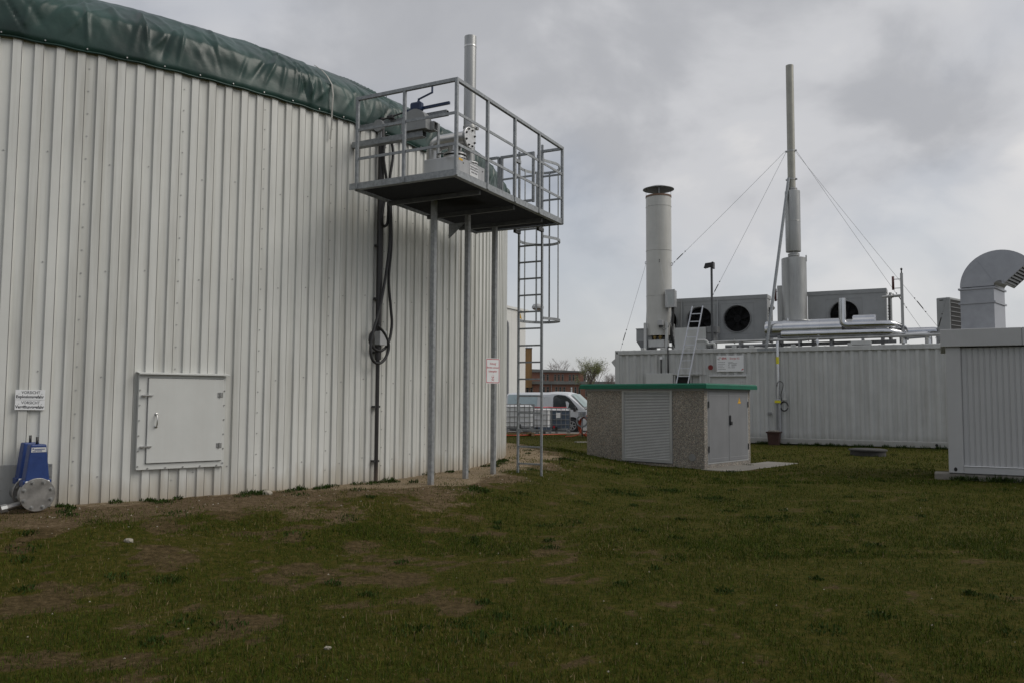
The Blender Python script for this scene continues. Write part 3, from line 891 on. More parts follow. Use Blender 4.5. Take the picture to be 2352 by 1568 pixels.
# end side: fixed field, gate, fixed field
E = PL - 0.02
for y_ in (0.37, 1.18, 1.40): rail_post(E, y_, 0.05, 1.26, 0.04)
bar((E, 0.02, 1.24), (E, 0.36, 1.24), 0.04, 0.04, 'top_rail'); bar((E, 1.20, 1.245), (E, 1.40, 1.245), 0.04, 0.04, 'top_rail')
for zz in (0.82, 0.42):
    bar((E, 0.02, zz), (E, 0.36, zz), 0.014, 0.03, 'mid_rail')
bar((E, 1.20, 0.55), (E, 1.39, 0.55), 0.014, 0.03, 'mid_rail')
gate = MB()
gate.beam((E, 1.12, 0.40), (E, 1.12, 1.26), 0.04, 0.04); gate.beam((E, 0.53, 0.42), (E, 0.53, 1.26), 0.04, 0.04)
gate.beam((E, 0.55, 1.24), (E, 1.10, 1.24), 0.038, 0.038); gate.beam((E, 0.55, 0.45), (E, 1.10, 0.45), 0.036, 0.036); gate.beam((E, 0.55, 0.86), (E, 1.10, 0.86), 0.014, 0.03)
g_ = gate.build('ladder_gate', M_galv, plat)
mb = MB(); mb.cyl((E, 1.15, 1.14), (E, 1.15, 1.24), 0.016, 8); mb.cyl((E, 1.15, 0.5), (E, 1.15, 0.6), 0.016, 8); mb.build('hinge', M_boltd, g_)
mb = MB(); mb.add([(2.10, 1.12, -0.09), (2.10, 1.42, -0.09), (2.10, 1.42, -0.32)], [(0, 1, 2)]); mb.add([(2.114, 1.12, -0.09), (2.114, 1.42, -0.09), (2.114, 1.42, -0.32)], [(0, 1, 2)])
mb.build('gusset', M_galv, plat)

# ---------------------------------------------------------------- caged ladder
lad = thing('caged_ladder', 'galvanised ladder with safety cage hanging from the platform end', 'ladder', PF_LOC, PF_ROT)
LX, LY0, LY1 = 3.47, 0.46, 0.89
for yy, top in ((LY0, 1.42), (LY1, 1.36)):
    MB().bbox(LX - 0.012, LX + 0.028, yy - 0.016, yy + 0.016, -4.07, top, 0.003).build('stile', M_galv, lad)
zz = -3.86
while zz < 0.05:
    MB().beam((LX + 0.008, LY0 + 0.012, zz), (LX + 0.008, LY1 - 0.012, zz), 0.026, 0.026).build('rung', M_galv, lad)
    zz += 0.277
CC = (LX + 0.36, (LY0 + LY1) / 2)
def hoop(zz):
    rx, ry = 0.40, 0.335
    pts = [(LX + 0.02, LY0 - 0.02)]
    for k in range(17):
        w = R_(-100 + 200 * k / 16)
        pts.append((CC[0] + rx * math.cos(w), CC[1] + ry * math.sin(w)))
    pts.append((LX + 0.02, LY1 + 0.02))
    mb = MB(); vs = []
    for i, (x, y) in enumerate(pts):
        dx_, dy_ = x - CC[0], y - CC[1]; l = math.hypot(dx_, dy_); ox, oy = dx_ / l * 0.006, dy_ / l * 0.006
        for s_, h in ((-1, -0.022), (1, -0.022), (1, 0.022), (-1, 0.022)):
            vs.append((x + ox * s_, y + oy * s_, zz + h))
    fs = []
    for i in range(len(pts) - 1):
        for k in range(4):
            k2 = (k + 1) % 4
            fs.append((i * 4 + k, i * 4 + k2, i * 4 + 4 + k2, i * 4 + 4 + k))
    mb.add(vs, fs)
    mb.build('cage_hoop', M_galv, lad, 'auto')
for zz in (-1.48, -0.12, 1.16): hoop(zz)
for k in range(5):
    w = R_(-80 + 40 * k)
    x, y = CC[0] + 0.388 * math.cos(w), CC[1] + 0.323 * math.sin(w)
    MB().beam((x, y, -1.50), (x, y, 1.18), 0.028, 0.007, (math.cos(w), math.sin(w), 0)).build('cage_bar', M_galv, lad)
for yy in (LY0, LY1):
    for zz in (-0.02, 1.18):
        mb = MB(); mb.bbox(PL + 0.01, LX + 0.03, yy - 0.024, yy + 0.024, zz - 0.03, zz + 0.03, 0.004); mb.build('wall_clamp', M_boltd if zz < 0 else M_galv, lad)

# ---------------------------------------------------------------- no-entry sign on the third post
sl = at_d(1132, 851, 13.18)
s_ = thing('no_entry_sign', 'red framed white sign Betreten verboten fixed to the third platform post', 'sign', (sl.x, sl.y, sl.z), 40)
def round_rect(w, h, r, n=5):
    P_ = []
    for cx_, cz_, a0 in ((w / 2 - r, h / 2 - r, 0), (-w / 2 + r, h / 2 - r, 90), (-w / 2 + r, -h / 2 + r, 180), (w / 2 - r, -h / 2 + r, 270)):
        for k in range(n + 1):
            a = R_(a0 + 90 * k / n); P_.append((cx_ + r * math.cos(a), cz_ + r * math.sin(a)))
    return P_
def plate(mb, w, h, r, y, t):
    mb.prism([(x, y, z) for x, z in round_rect(w, h, r)], (0, t, 0))
def frame_ring(w, h, r, b, y):
    mb = MB(); A = round_rect(w, h, r); B = round_rect(w - 2 * b, h - 2 * b, max(r - b, 0.002)); n_ = len(A)
    mb.add([(x, y, z) for x, z in A] + [(x, y, z) for x, z in B], [(i, (i + 1) % n_, n_ + (i + 1) % n_, n_ + i) for i in range(n_)])
    return mb
SW, SH = 0.285, 0.40
mb = MB(); plate(mb, SW, SH, 0.022, 0, 0.004); mb.build('plate', M_signw, s_)
frame_ring(SW - 0.018, SH - 0.018, 0.016, 0.011, -0.0008).build('red_border', M_red, s_, fix=False)
text('Achtung!', M_red, s_, 0, -0.001, 0.100, 0.125, 0.034, bold=0.01)
text('Betreten verboten!', M_red, s_, 0, -0.001, 0.040, 0.235, 0.030, bold=0.01)
text('Lebensgefahr', M_red, s_, 0, -0.001, -0.020, 0.170, 0.032, bold=0.01)
mb = MB()          # skull and bones
def disc2(cx_, cz_, rx, rz, y, n=16): mb.add([(cx_ + rx * math.cos(2 * math.pi * k / n), y, cz_ + rz * math.sin(2 * math.pi * k / n)) for k in range(n)], [tuple(range(n))])
for cx_ in (-0.013, 0.013): disc2(cx_, -0.098, 0.007, 0.009, -0.0012)
mb.add([(-0.004, -0.0012, -0.118), (0.004, -0.0012, -0.118), (0, -0.0012, -0.108)], [(0, 1, 2)])
for k in range(5): mb.add([(-0.012 + k * 0.005, -0.0012, -0.132), (-0.0095 + k * 0.005, -0.0012, -0.132), (-0.0095 + k * 0.005, -0.0012, -0.124), (-0.012 + k * 0.005, -0.0012, -0.124)], [(0, 1, 2, 3)])
for sgn in (1, -1):
    d_ = Vector((math.cos(R_(28)), 0, sgn * math.sin(R_(28)))); nrm = Vector((-d_.z, 0, d_.x)) * 0.0025; c_ = Vector((0, -0.0011, -0.145))
    mb.add([c_ - d_ * 0.033 - nrm, c_ + d_ * 0.033 - nrm, c_ + d_ * 0.033 + nrm, c_ - d_ * 0.033 + nrm], [(0, 1, 2, 3)])
o_sk = mb.build('skull_symbol', M_red, s_, fix=False)
n_ = 28
ring = MB(); ring.add([(0.024 * k_ * math.cos(2 * math.pi * k / n_), -0.0012, -0.088 + 0.031 * k_ * math.sin(2 * math.pi * k / n_)) for k_ in (1, 0.9) for k in range(n_)], [(k, (k + 1) % n_, n_ + (k + 1) % n_, n_ + k) for k in range(n_)])
ring.build('skull_outline', M_red, s_, fix=False)
mb = MB(); 
for zz in (0.185, -0.185): mb.cyl((0.0, -0.001, zz), (0.0, -0.005, zz), 0.006, 8)
mb.build('rivets', M_bolt, s_, kind='stuff')

# ---------------------------------------------------------------- pressure relief device on the platform
rel = thing('pressure_relief_device', 'stainless relief box with flanged pipes and tall vent pipe on the platform', 'relief device', PF_LOC, PF_ROT)
mb = MB(); mb.bbox(0.76, 1.52, 0.45, 1.0, 0.06, 0.52, 0.006); rb = mb.build('box', M_inox, rel)
mb = MB()
for xx, zz in ((0.92, 0.45), (1.46, 0.30), (1.46, 0.46), (0.92, 0.15)): mb.cyl((xx, 0.45, zz), (xx, 0.444, zz), 0.009, 8)
mb.build('rivets', M_boltd, rb, kind='stuff')
mb = MB(); mb.box(0.80, 0.90, 0.4475, 0.4495, 0.47, 0.50); mb.build('yellow_sticker', M_yel, rb)
mb = MB(); mb.box(1.085, 1.345, 0.446, 0.4495, 0.20, 0.50); lp = mb.build('label_plate', M_signw, rb)
lpf = MB(); A_ = [(1.09, 0.205), (1.34, 0.205), (1.34, 0.495), (1.09, 0.495)]; B_ = [(1.096, 0.211), (1.334, 0.211), (1.334, 0.489), (1.096, 0.489)]
lpf.add([(x, 0.4455, z) for x, z in A_ + B_], [(i, (i + 1) % 4, 4 + (i + 1) % 4, 4 + i) for i in range(4)]); lpf.build('plate_border', M_signk, lp, fix=False)
text('Explosionsgefahr', M_signk, lp, 1.215, 0.4452, 0.445, 0.215, 0.026, bold=0.02)
text('Ex-Zone 2', M_signk, lp, 1.225, 0.4452, 0.285, 0.11, 0.026)
mb = MB()
for x_, z_, w_ in ((1.11, 0.41, 0.09), (1.21, 0.41, 0.045), (1.265, 0.41, 0.055), (1.135, 0.37, 0.08), (1.225, 0.37, 0.075), (1.125, 0.235, 0.06), (1.195, 0.235, 0.10)):
    mb.add([(x_, 0.4452, z_), (x_ + w_, 0.4452, z_), (x_ + w_, 0.4452, z_ + 0.018), (x_, 0.4452, z_ + 0.018)], [(0, 1, 2, 3)])
mb.build('small_print', M_signg, lp, fix=False)
mb = MB(); mb.add([(1.105, 0.4452, 0.270), (1.160, 0.4452, 0.270), (1.1325, 0.4452, 0.335)], [(0, 1, 2)]); mb.build('warning_triangle', M_yel, lp, fix=False)
mb = MB(); n_ = 20; mb.add([(1.305 + 0.022 * k_ * math.cos(2 * math.pi * k / n_), 0.4452, 0.275 + 0.03 * k_ * math.sin(2 * math.pi * k / n_)) for k_ in (1, 0.75) for k in range(n_)], [(k, (k + 1) % n_, n_ + (k + 1) % n_, n_ + k) for k in range(n_)])
mb.build('prohibition_ring', M_red, lp, fix=False)
PX = 1.10
mb = MB(); mb.tube([(PX, 0.47, 0.86)] + [(PX, 0.92, 0.86)] + arc((PX, 0.92, 0.72), 0.14, 90, 0, 6, (0, 1, 0), (0, 0, 1))[1:] + [(PX, 1.06, 0.3)], 0.105, 24); mb.build('elbow_pipe', M_inox, rel, 'auto')
mb = MB(); mb.cyl((PX, 0.70, 0.64), (PX, 0.70, 0.80), 0.10, 24); mb.build('branch_pipe', M_inox, rel, 'auto')
mb = MB(); mb.lathe([(0.165, 0.655), (0.165, 0.632)], (PX, 0.70, 0), 'z', 32); mb.lathe([(0.165, 0.605), (0.165, 0.58)], (PX, 0.70, 0), 'z', 32); mb.build('flange', M_inox, rel, 'auto')
mb = MB(); mb.lathe([(0.13, 0.632), (0.13, 0.52)], (PX, 0.70, 0), 'z', 24)
for k in range(8):
    w = R_(22 + 45 * k); mb.cyl((PX + 0.145 * math.cos(w), 0.70 + 0.145 * math.sin(w), 0.56), (PX + 0.145 * math.cos(w), 0.70 + 0.145 * math.sin(w), 0.67), 0.012, 6)
mb.build('flange_bolts', M_boltd, rel)
mb = MB(); mb.lathe([(0.150, 0.49), (0.150, 0.468)], (PX, 0, 0.86), 'y', 36); mb.build('flange', M_inoxdull, rel, 'auto')
mb = MB(); mb.lathe([(0.148, 0.466), (0.150, 0.464), (0.150, 0.447), (0.147, 0.445)], (PX, 0, 0.86), 'y', 36); bfl = mb.build('blind_flange', M_disc, rel, 'auto')
for k in range(8):
    w = R_(22.5 + 45 * k); bx, bz = PX + 0.122 * math.cos(w), 0.86 + 0.122 * math.sin(w)
    mb = MB(); mb.cyl((bx, 0.445, bz), (bx, 0.441, bz), 0.017, 12); mb.cyl((bx, 0.441, bz), (bx, 0.425, bz), 0.0115, 6); mb.build('bolt', M_boltd, bfl)
VX, VY = 1.40, 0.64
mb = MB(); mb.lathe([(0.082, 0.60), (0.082, 1.02)], (VX, VY, 0), 'z', 32); mb.build('vent_foot', M_inoxdull, rel, 'auto')
mb = MB(); mb.lathe([(0.088, 1.0), (0.088, 2.48)], (VX, VY, 0), 'z', 36, cap=False); vp = mb.build('vent_pipe', M_inoxdull, rel, True)
mb = MB(); mb.lathe([(0.0905, 2.315), (0.0915, 2.32), (0.0915, 2.335), (0.0905, 2.34)], (VX, VY, 0), 'z', 36, cap=False); mb.build('pipe_joint', M_inox, vp, True)
mb = MB(); mb.lathe([(0.093, 1.10), (0.095, 1.105), (0.095, 1.135), (0.093, 1.14)], (VX, VY, 0), 'z', 36); mb.box(VX + 0.05, VX + 0.10, VY - 0.10, VY - 0.06, 1.10, 1.14); mb.build('pipe_clamp', M_bolt, vp, 'auto')
mb = MB(); mb.lathe([(0.125, 0.600), (0.125, 0.582)], (VX, VY, 0), 'z', 32); mb.lathe([(0.125, 0.562), (0.125, 0.545)], (VX, VY, 0), 'z', 32); mb.build('flange', M_disc, rel, 'auto')
mb = MB(); mb.lathe([(0.10, 0.582), (0.10, 0.52)], (VX, VY, 0), 'z', 20)
for k in range(6):
    w = R_(10 + 60 * k); mb.cyl((VX + 0.108 * math.cos(w), VY + 0.108 * math.sin(w), 0.52), (VX + 0.108 * math.cos(w), VY + 0.108 * math.sin(w), 0.615), 0.011, 6)
mb.build('flange_bolts', M_boltd, rel)

# ---------------------------------------------------------------- agitator winch
win = thing('agitator_winch', 'grey agitator winch with blue crank handle behind the platform railing', 'winch', PF_LOC, PF_ROT)
WX = 0.45
mb = MB(); poly = [(WX - 0.075, 0.72, 0.83), (WX - 0.075, 1.12, 0.83)] + [(WX - 0.075, 0.92 + 0.2 * math.cos(R_(a)), 0.93 + 0.19 * math.sin(R_(a))) for a in range(0, 181, 15)]
mb.prism(poly, (0.15, 0, 0)); mb.build('drum_housing', M_cool, win)
def rhs(name, x, y0, y1, z0, z1, w, m=M_galv, t=0.008):
    mb = MB()
    mb.box(x - w / 2, x + w / 2, y0, y1, z1 - t, z1); mb.box(x - w / 2, x + w / 2, y0, y1, z0, z0 + t)
    mb.box(x - w / 2, x - w / 2 + t, y0, y1, z0 + t, z1 - t); mb.box(x + w / 2 - t, x + w / 2, y0, y1, z0 + t, z1 - t)
    mb.add([(x - w / 2, y1, z0), (x + w / 2, y1, z0), (x + w / 2, y1, z1), (x - w / 2, y1, z1)], [(0, 1, 2, 3)])
    return mb.build(name, m, win)
rhs('upper_beam', WX + 0.13, 0.50, 2.0, 1.03, 1.10, 0.07)
rhs('lower_beam', WX + 0.02, 0.80, 2.0, 0.74, 0.82, 0.10)
rhs('cross_tube', WX + 0.09, 0.66, 0.80, 0.83, 0.95, 0.10, M_cool)
mb = MB(); mb.bbox(WX - 0.03, WX + 0.07, 0.84, 1.02, 1.11, 1.24, 0.02); mb.build('gearbox', M_blue2, win)
mb = MB(); mb.beam((WX + 0.05, 0.42, 1.165), (WX + 0.05, 1.12, 1.155), 0.035, 0.035); mb.build('blue_bar', M_blue2, win)
mb = MB(); mb.cyl((WX + 0.05, 1.12, 1.155), (WX + 0.05, 1.62, 1.09), 0.012, 8); mb.bbox(WX + 0.02, WX + 0.08, 1.34, 1.44, 1.09, 1.14, 0.008); mb.build('cable_rod', M_boltd, win)
mb = MB(); mb.beam((WX, 0.90, 1.235), (WX, 0.88, 1.275), 0.02, 0.02); mb.beam((WX, 0.90, 1.27), (WX - 0.02, 0.645, 1.325), 0.014, 0.022); mb.cyl((WX - 0.02, 0.655, 1.315), (WX - 0.02, 0.655, 1.445), 0.014, 10); mb.build('crank_handle', M_blue2, win)
mb = MB(); mb.lathe([(0.02, WX - 0.03), (0.085, WX - 0.03), (0.085, WX + 0.02), (0.02, WX + 0.02)], (0, 1.55, 1.0), 'x', 24); mb.build('guide_roller', M_cool, win, 'auto')
mb = MB(); mb.beam((WX + 0.02, 1.55, 0.82), (WX + 0.02, 1.55, 0.98), 0.06, 0.02); mb.build('roller_arm', M_cool, win)
mb = MB(); mb.bbox(WX + 0.14, WX + 0.19, 0.66, 0.68, 0.52, 0.95, 0.004); mb.bbox(WX + 0.14, WX + 0.19, 0.58, 0.68, 0.52, 0.53, 0.003); mb.build('hanger', M_galv, win)

# ---------------------------------------------------------------- conduit, junction box, cables on the tank wall
l_, r_ = tank_frame(-34.75, TR + 0.085)
con = thing('cable_conduit', 'black vertical cable pipe clipped to the tank wall below the platform', 'pipe', (l_.x, l_.y, 0), r_)
mb = MB(); mb.cyl((0, 0, -0.1), (0, 0, 1.75), 0.028, 12); mb.cyl((0, 0, 1.75), (0, 0, 5.32), 0.045, 16); mb.build('pipe', M_pipeblack, con, 'auto')
for zz in np.arange(0.28, 5.0, 0.78):
    mb = MB(); mb.box(-0.055, 0.055, -0.01, 0.06, zz, zz + 0.03); mb.build('clip', M_boltd, con)
jb = thing('junction_box', 'small grey junction box half way up the tank wall behind looped cables', 'box', (l_.x, l_.y, 2.0), r_)
mb = MB(); mb.bbox(-0.05, 0.09, -0.075, 0.03, -0.04, 0.16, 0.008); mb.build('case', M_cabin, jb)
mb = MB(); mb.bbox(-0.053, 0.093, -0.087, -0.075, -0.043, 0.163, 0.005); mb.build('lid', M_cabin, jb)
mb = MB(); mb.cyl((0.0, -0.02, -0.04), (0.0, -0.02, -0.085), 0.016, 10); mb.build('gland', M_boltd, jb)
def cable(label, pix, rr, rad=0.021, name='cable_loop'):
    P_ = smooth_path([on_tank(u, v, rr) for u, v in pix], 6)
    o_ = MB().tube(P_, rad, 8).build(name, M_black, None, True)
    return tag(o_, label, 'cable')
cable('thick black cable hanging in a long loop to the junction box', [(893, 455), (896, 540), (888, 620), (874, 700), (858, 760), (851, 800), (856, 826), (870, 834), (885, 822), (893, 795), (884, 768), (868, 748)], TR + 0.17)
cable('second black cable hanging right of the first to the junction box', [(897, 455), (899, 560), (893, 640), (897, 700), (900, 745), (893, 785), (878, 804), (862, 802), (850, 786), (852, 768), (862, 757)], TR + 0.12)
cable('black cable loop looped over a hook above the platform floor', [(893, 440), (886, 400), (881, 360), (884, 332), (893, 320), (901, 334), (902, 365), (896, 405), (893, 440)], TR + 0.16)
cable('short black cable bight dangling just below the platform floor', [(884, 455), (879, 485), (876, 508), (882, 520), (890, 512), (892, 480), (891, 455)], TR + 0.13)
# ================================================================ transformer kiosk
KL, KR = (4.2, 18.1, -0.3), 47.5
kio = thing('transformer_kiosk', 'pebble-dash transformer kiosk with green roof and grey double doors', 'kiosk', KL, KR)
KX, KY, KH = 2.15, 3.2, 1.74
mb = MB()
# walls with openings: left face x=0 (louvre y .82-2.15), right face y=0 (doors x .14-2.04)
mb.box(0, KX, KY - 0.1, KY, -0.2, KH); mb.box(KX - 0.1, KX, 0.1, KY - 0.1, -0.2, KH)
mb.box(0, 0.1, 2.15, KY - 0.1, -0.2, KH); mb.box(0, 0.1, 0.0, 0.80, -0.2, KH); mb.box(0, 0.1, 0.80, 2.15, -0.2, 0.06); mb.box(0, 0.1, 0.80, 2.15, KH - 0.03, KH)
mb.box(0.1, 0.14, 0, 0.1, -0.2, KH); mb.box(2.04, KX, 0.0, 0.1, -0.2, KH); mb.box(0.14, 2.04, 0.0, 0.1, -0.2, 0.10); mb.box(0.14, 2.04, 0.0, 0.1, KH - 0.02, KH)
mb.build('wall', M_agg, kio)
mb = MB(); mb.box(0.14, 1.9, 0.14, 3.0, 0.0, 1.7); mb.build('inner_lining', M_dark, kio)
mb = MB()
ov = 0.13
z0, z1 = KH + 0.01, KH + 0.125
b_ = 0.03
mb.add([(-ov, -ov, z0), (KX + ov, -ov, z0), (KX + ov, KY + ov, z0), (-ov, KY + ov, z0),
        (-ov, -ov, z1 - b_), (KX + ov, -ov, z1 - b_), (KX + ov, KY + ov, z1 - b_), (-ov, KY + ov, z1 - b_),
        (-ov + b_, -ov + b_, z1), (KX + ov - b_, -ov + b_, z1), (KX + ov - b_, KY + ov - b_, z1), (-ov + b_, KY + ov - b_, z1)],
       [(0, 3, 2, 1), (0, 1, 5, 4), (1, 2, 6, 5), (2, 3, 7, 6), (3, 0, 4, 7), (4, 5, 9, 8), (5, 6, 10, 9), (6, 7, 11, 10), (7, 4, 8, 11), (8, 9, 10, 11)])
mb.build('roof_slab', M_grn, kio)
mb = MB(); mb.box(-0.012, KX + 0.012, -0.012, KY + 0.012, KH - 0.035, KH + 0.01); mb.build('roof_seal', M_grey, kio)
# louvre
mb = MB(); mb.box(-0.022, 0.05, 0.80, 0.86, 0.08, KH - 0.035); mb.box(-0.022, 0.05, 2.10, 2.16, 0.08, KH - 0.035); mb.box(-0.022, 0.05, 0.86, 2.10, 0.08, 0.15); mb.box(-0.022, 0.05, 0.86, 2.10, KH - 0.06, KH - 0.035)
lv = mb.build('louvre', M_kframe, kio)
mb = MB(); mb.prism([(-0.010, 0.86, 0.0), (-0.007, 0.86, -0.003), (0.017, 0.86, 0.019), (0.014, 0.86, 0.022)], (0, 1.24, 0))
slat_me = mb.mesh('slat', M_slat)
ns = 44
for k in range(ns):
    o = link(bpy.data.objects.new('slat', slat_me), lv); o.location = (-0.008, 0, 0.155 + k * (KH - 0.06 - 0.155 - 0.02) / (ns - 1))
mb = MB(); n_ = 24; mb.prism([(-0.012, 0.30 + 0.085 * math.cos(2 * math.pi * k / n_), 0.24 + 0.085 * math.sin(2 * math.pi * k / n_)) for k in range(n_)], (0.01, 0, 0)); mb.build('round_cover', M_grey, kio)
# doors
mb = MB(); mb.box(0.14, 0.165, -0.005, 0.06, 0.10, KH - 0.02); mb.box(2.015, 2.04, -0.005, 0.06, 0.10, KH - 0.02); mb.box(0.165, 2.015, -0.005, 0.06, KH - 0.045, KH - 0.02); mb.box(0.165, 2.015, -0.005, 0.06, 0.10, 0.13)
mb.build('door_frame', M_kframe, kio)
for x0, x1, has in ((0.170, 1.083, False), (1.093, 2.010, True)):
    mb = MB(); mb.bbox(x0, x1, -0.012, 0.04, 0.134, KH - 0.05, 0.004)
    d_ = mb.build('door', M_kdoor, kio)
    mb = MB()
    a0, a1, c0, c1 = x0 + 0.05, x1 - 0.045, 0.21, KH - 0.13
    for q in ((a0, a1, c0, c0 + 0.006), (a0, a1, c1 - 0.006, c1), (a0, a0 + 0.006, c0 + 0.006, c1 - 0.006), (a1 - 0.006, a1, c0 + 0.006, c1 - 0.006)):
        mb.box(q[0], q[1], -0.0155, -0.011, q[2], q[3])
    mb.build('door_bead', M_kframe, d_)
    for zz in (0.42, 1.40):
        mb = MB(); xx = x0 - 0.008 if not has else x1 + 0.008
        mb.cyl((xx, -0.022, zz - 0.07), (xx, -0.022, zz + 0.07), 0.013, 8); mb.build('hinge', M_boltd, d_)
    if has:
        mb = MB(); mb.bbox(1.108, 1.152, -0.045, -0.012, 0.93, 1.16, 0.012); mb.bbox(1.112, 1.19, -0.062, -0.038, 0.935, 1.02, 0.012); mb.build('handle', M_black, d_)
        tri = [(1.515, 1.42), (1.685, 1.42), (1.60, 1.575)]
        mb = MB(); mb.prism([(x, -0.0125, z) for x, z in tri], (0, -0.002, 0)); t_ = mb.build('warning_triangle', M_yel, d_)
        ctr = (1.60, 1.472)
        inn = [(ctr[0] + (x - ctr[0]) * 0.80, ctr[1] + (z - ctr[1]) * 0.80) for x, z in tri]; out = [(ctr[0] + (x - ctr[0]) * 0.93, ctr[1] + (z - ctr[1]) * 0.93) for x, z in tri]
        mb = MB(); mb.add([(x, -0.0152, z) for x, z in out + inn], [(i, (i + 1) % 3, 3 + (i + 1) % 3, 3 + i) for i in range(3)])
        mb.add([(1.612, -0.0152, 1.525), (1.582, -0.0152, 1.478), (1.600, -0.0152, 1.480), (1.592, -0.0152, 1.435), (1.618, -0.0152, 1.488), (1.600, -0.0152, 1.487)], [(0, 1, 2, 5), (2, 3, 4, 5)])
        mb.build('lightning_print', M_signk, t_, fix=False)
# concrete apron
mb = MB(); mb.bbox(-0.15, 3.1, -0.75, 0.02, -0.14, 0.012, 0.01); ap = mb.build('concrete_apron', M_conc, kind='structure'); ap.location = KL; ap.rotation_euler = (0, 0, R_(KR))

# ================================================================ generator container
CL, CR = (3.88, 31.1, -0.3), -27.5
con_ = thing('generator_container', 'long white corrugated steel generator container with company sign', 'container', CL, CR)
LEN, DEP, CH = 12.2, 3.0, 3.32
def corr(x0, x1, z0, z1, per=0.278, dep=0.046):
    mb = MB(); P_ = []
    x = x0
    while x < x1 - 1e-6:
        for f, d in ((0, 0.0), (0.30, 0.0), (0.47, dep), (0.83, dep)):
            if x + f * per <= x1: P_.append((x + f * per, d))
        x += per
    P_.append((x1, 0.0))
    n_ = len(P_)
    mb.add([(a, d + 0.03, zz) for zz in (z0, z1) for a, d in P_], [(i, i + 1, n_ + i + 1, n_ + i) for i in range(n_ - 1)])
    return mb
corr(0.15, 2.20, 0.2, 3.16).build('side_sheet', M_cont, con_); corr(4.90, LEN - 0.15, 0.2, 3.16).build('side_sheet', M_cont, con_)
corr(2.20, 4.90, 2.385, 3.16).build('side_sheet', M_cont, con_)
corr(3.26, 3.54, 0.2, 2.385).build('side_sheet', M_cont, con_)
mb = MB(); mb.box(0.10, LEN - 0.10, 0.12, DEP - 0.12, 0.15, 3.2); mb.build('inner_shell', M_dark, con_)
mb = MB(); mb.add([(0.02, 0.05, 0.1), (0.02, DEP, 0.1), (0.02, DEP, 3.2), (0.02, 0.05, 3.2)], [(0, 1, 2, 3)]); mb.add([(LEN - .02, 0.05, 0.1), (LEN - .02, DEP, 0.1), (LEN - .02, DEP, 3.2), (LEN - .02, 0.05, 3.2)], [(0, 1, 2, 3)]); mb.add([(0.02, DEP, 0.1), (LEN, DEP, 0.1), (LEN, DEP, 3.2), (0.02, DEP, 3.2)], [(0, 1, 2, 3)])
mb.build('end_sheet', M_cont, con_)
mb = MB(); mb.bbox(0.12, LEN - 0.12, -0.004, 0.12, 3.16, CH, 0.012); mb.build('top_rail', M_cont, con_)
mb = MB(); mb.bbox(0.12, LEN - 0.12, -0.004, 0.12, 0.03, 0.22, 0.012); mb.build('bottom_rail', M_cont, con_)
for xx in (0.0, LEN - 0.16):
    mb = MB(); mb.bbox(xx, xx + 0.16, -0.008, 0.16, 0.02, CH + 0.006, 0.01); mb.build('corner_post', M_cont, con_)
    for zz in (0.09, CH - 0.09):
        mb = MB(); mb.prism([(xx + 0.08 + 0.03 * math.cos(R_(a)), -0.0105, zz + 0.045 * math.sin(R_(a))) for a in range(0, 360, 30)], (0, 0.004, 0)); mb.build('casting_hole', M_dark, con_)
mb = MB(); mb.prism([(10.70 + 0.045 * math.cos(R_(a)), -0.0065, 0.12 + 0.05 * math.sin(R_(a))) for a in range(0, 360, 30)], (0, 0.004, 0)); mb.build('casting_hole', M_dark, con_)
# roof sheet with cross ribs
mb = MB(); P_ = []
x = 0.1
while x < LEN - 0.1:
    for f, d in ((0, 0.0), (0.1, 0.02), (0.2, 0.035), (0.3, 0.02)): P_.append((x + f, d))
    x += 0.42
n_ = len(P_)
mb.add([(a, yy, 3.30 + d) for yy in (0.1, DEP - 0.02) for a, d in P_], [(i, i + 1, n_ + i + 1, n_ + i) for i in range(n_ - 1)])
mb.build('roof_sheet', M_cont, con_, True)
for xx in (1.0, 1.75, 2.7, 2.95, 4.35, 4.95, 6.35, 8.15):
    mb = MB(); mb.bbox(xx, xx + 0.14, 0.02, 0.24, 3.32, 3.40, 0.008); mb.build('roof_lug', M_contd, con_)
# doors
mb = MB(); mb.bbox(3.60, 4.82, 0.028, 0.09, 0.22, 2.33, 0.008); d_ = mb.build('door', M_contd, con_)
mb = MB(); mb.box(3.53, 3.595, 0.02, 0.10, 0.22, 2.39); mb.box(4.825, 4.91, 0.02, 0.10, 0.22, 2.39); mb.box(3.595, 4.825, 0.02, 0.10, 2.335, 2.39); mb.build('door_frame', M_contd, con_)
mb = MB(); mb.bbox(4.66, 4.70, -0.02, 0.028, 1.95, 2.2, 0.01); mb.bbox(4.66, 4.70, -0.02, 0.028, 1.0, 1.25, 0.01); mb.build('handle', M_cont, d_)
mb = MB(); mb.bbox(3.58, 4.84, -0.045, 0.03, 2.325, 2.345, 0.004); mb.build('drip_strip', M_contd, con_)
mb = MB(); mb.box(2.25, 2.31, -0.01, 0.09, 0.22, 2.40); mb.box(3.20, 3.26, -0.01, 0.09, 0.22, 2.40); mb.box(2.31, 3.20, -0.01, 0.09, 2.36, 2.40); fr_ = mb.build('doorway_frame', M_contd, con_)
mb = MB(); mb.bbox(2.22, 3.30, -0.06, 0.03, 2.405, 2.425, 0.004); mb.build('drip_strip', M_contd, con_)
mb = MB(); mb.bbox(2.86, 2.90, 0.02, 0.06, 0.22, 2.36, 0.005); mb.build('inner_leaf', M_contd, fr_)
mb = MB(); mb.add([(2.91, 0.11, 0.22), (3.20, 0.11, 0.22), (3.20, 0.11, 2.36), (2.91, 0.11, 2.36)], [(0, 1, 2, 3)]); mb.build('inner_panel', M_cont, fr_)
mb = MB(); mb.bbox(1.23, 2.24, -0.075, -0.02, 0.24, 2.46, 0.008); ol = mb.build('open_door_leaf', M_contd, con_, label='open door leaf folded back against the container side')
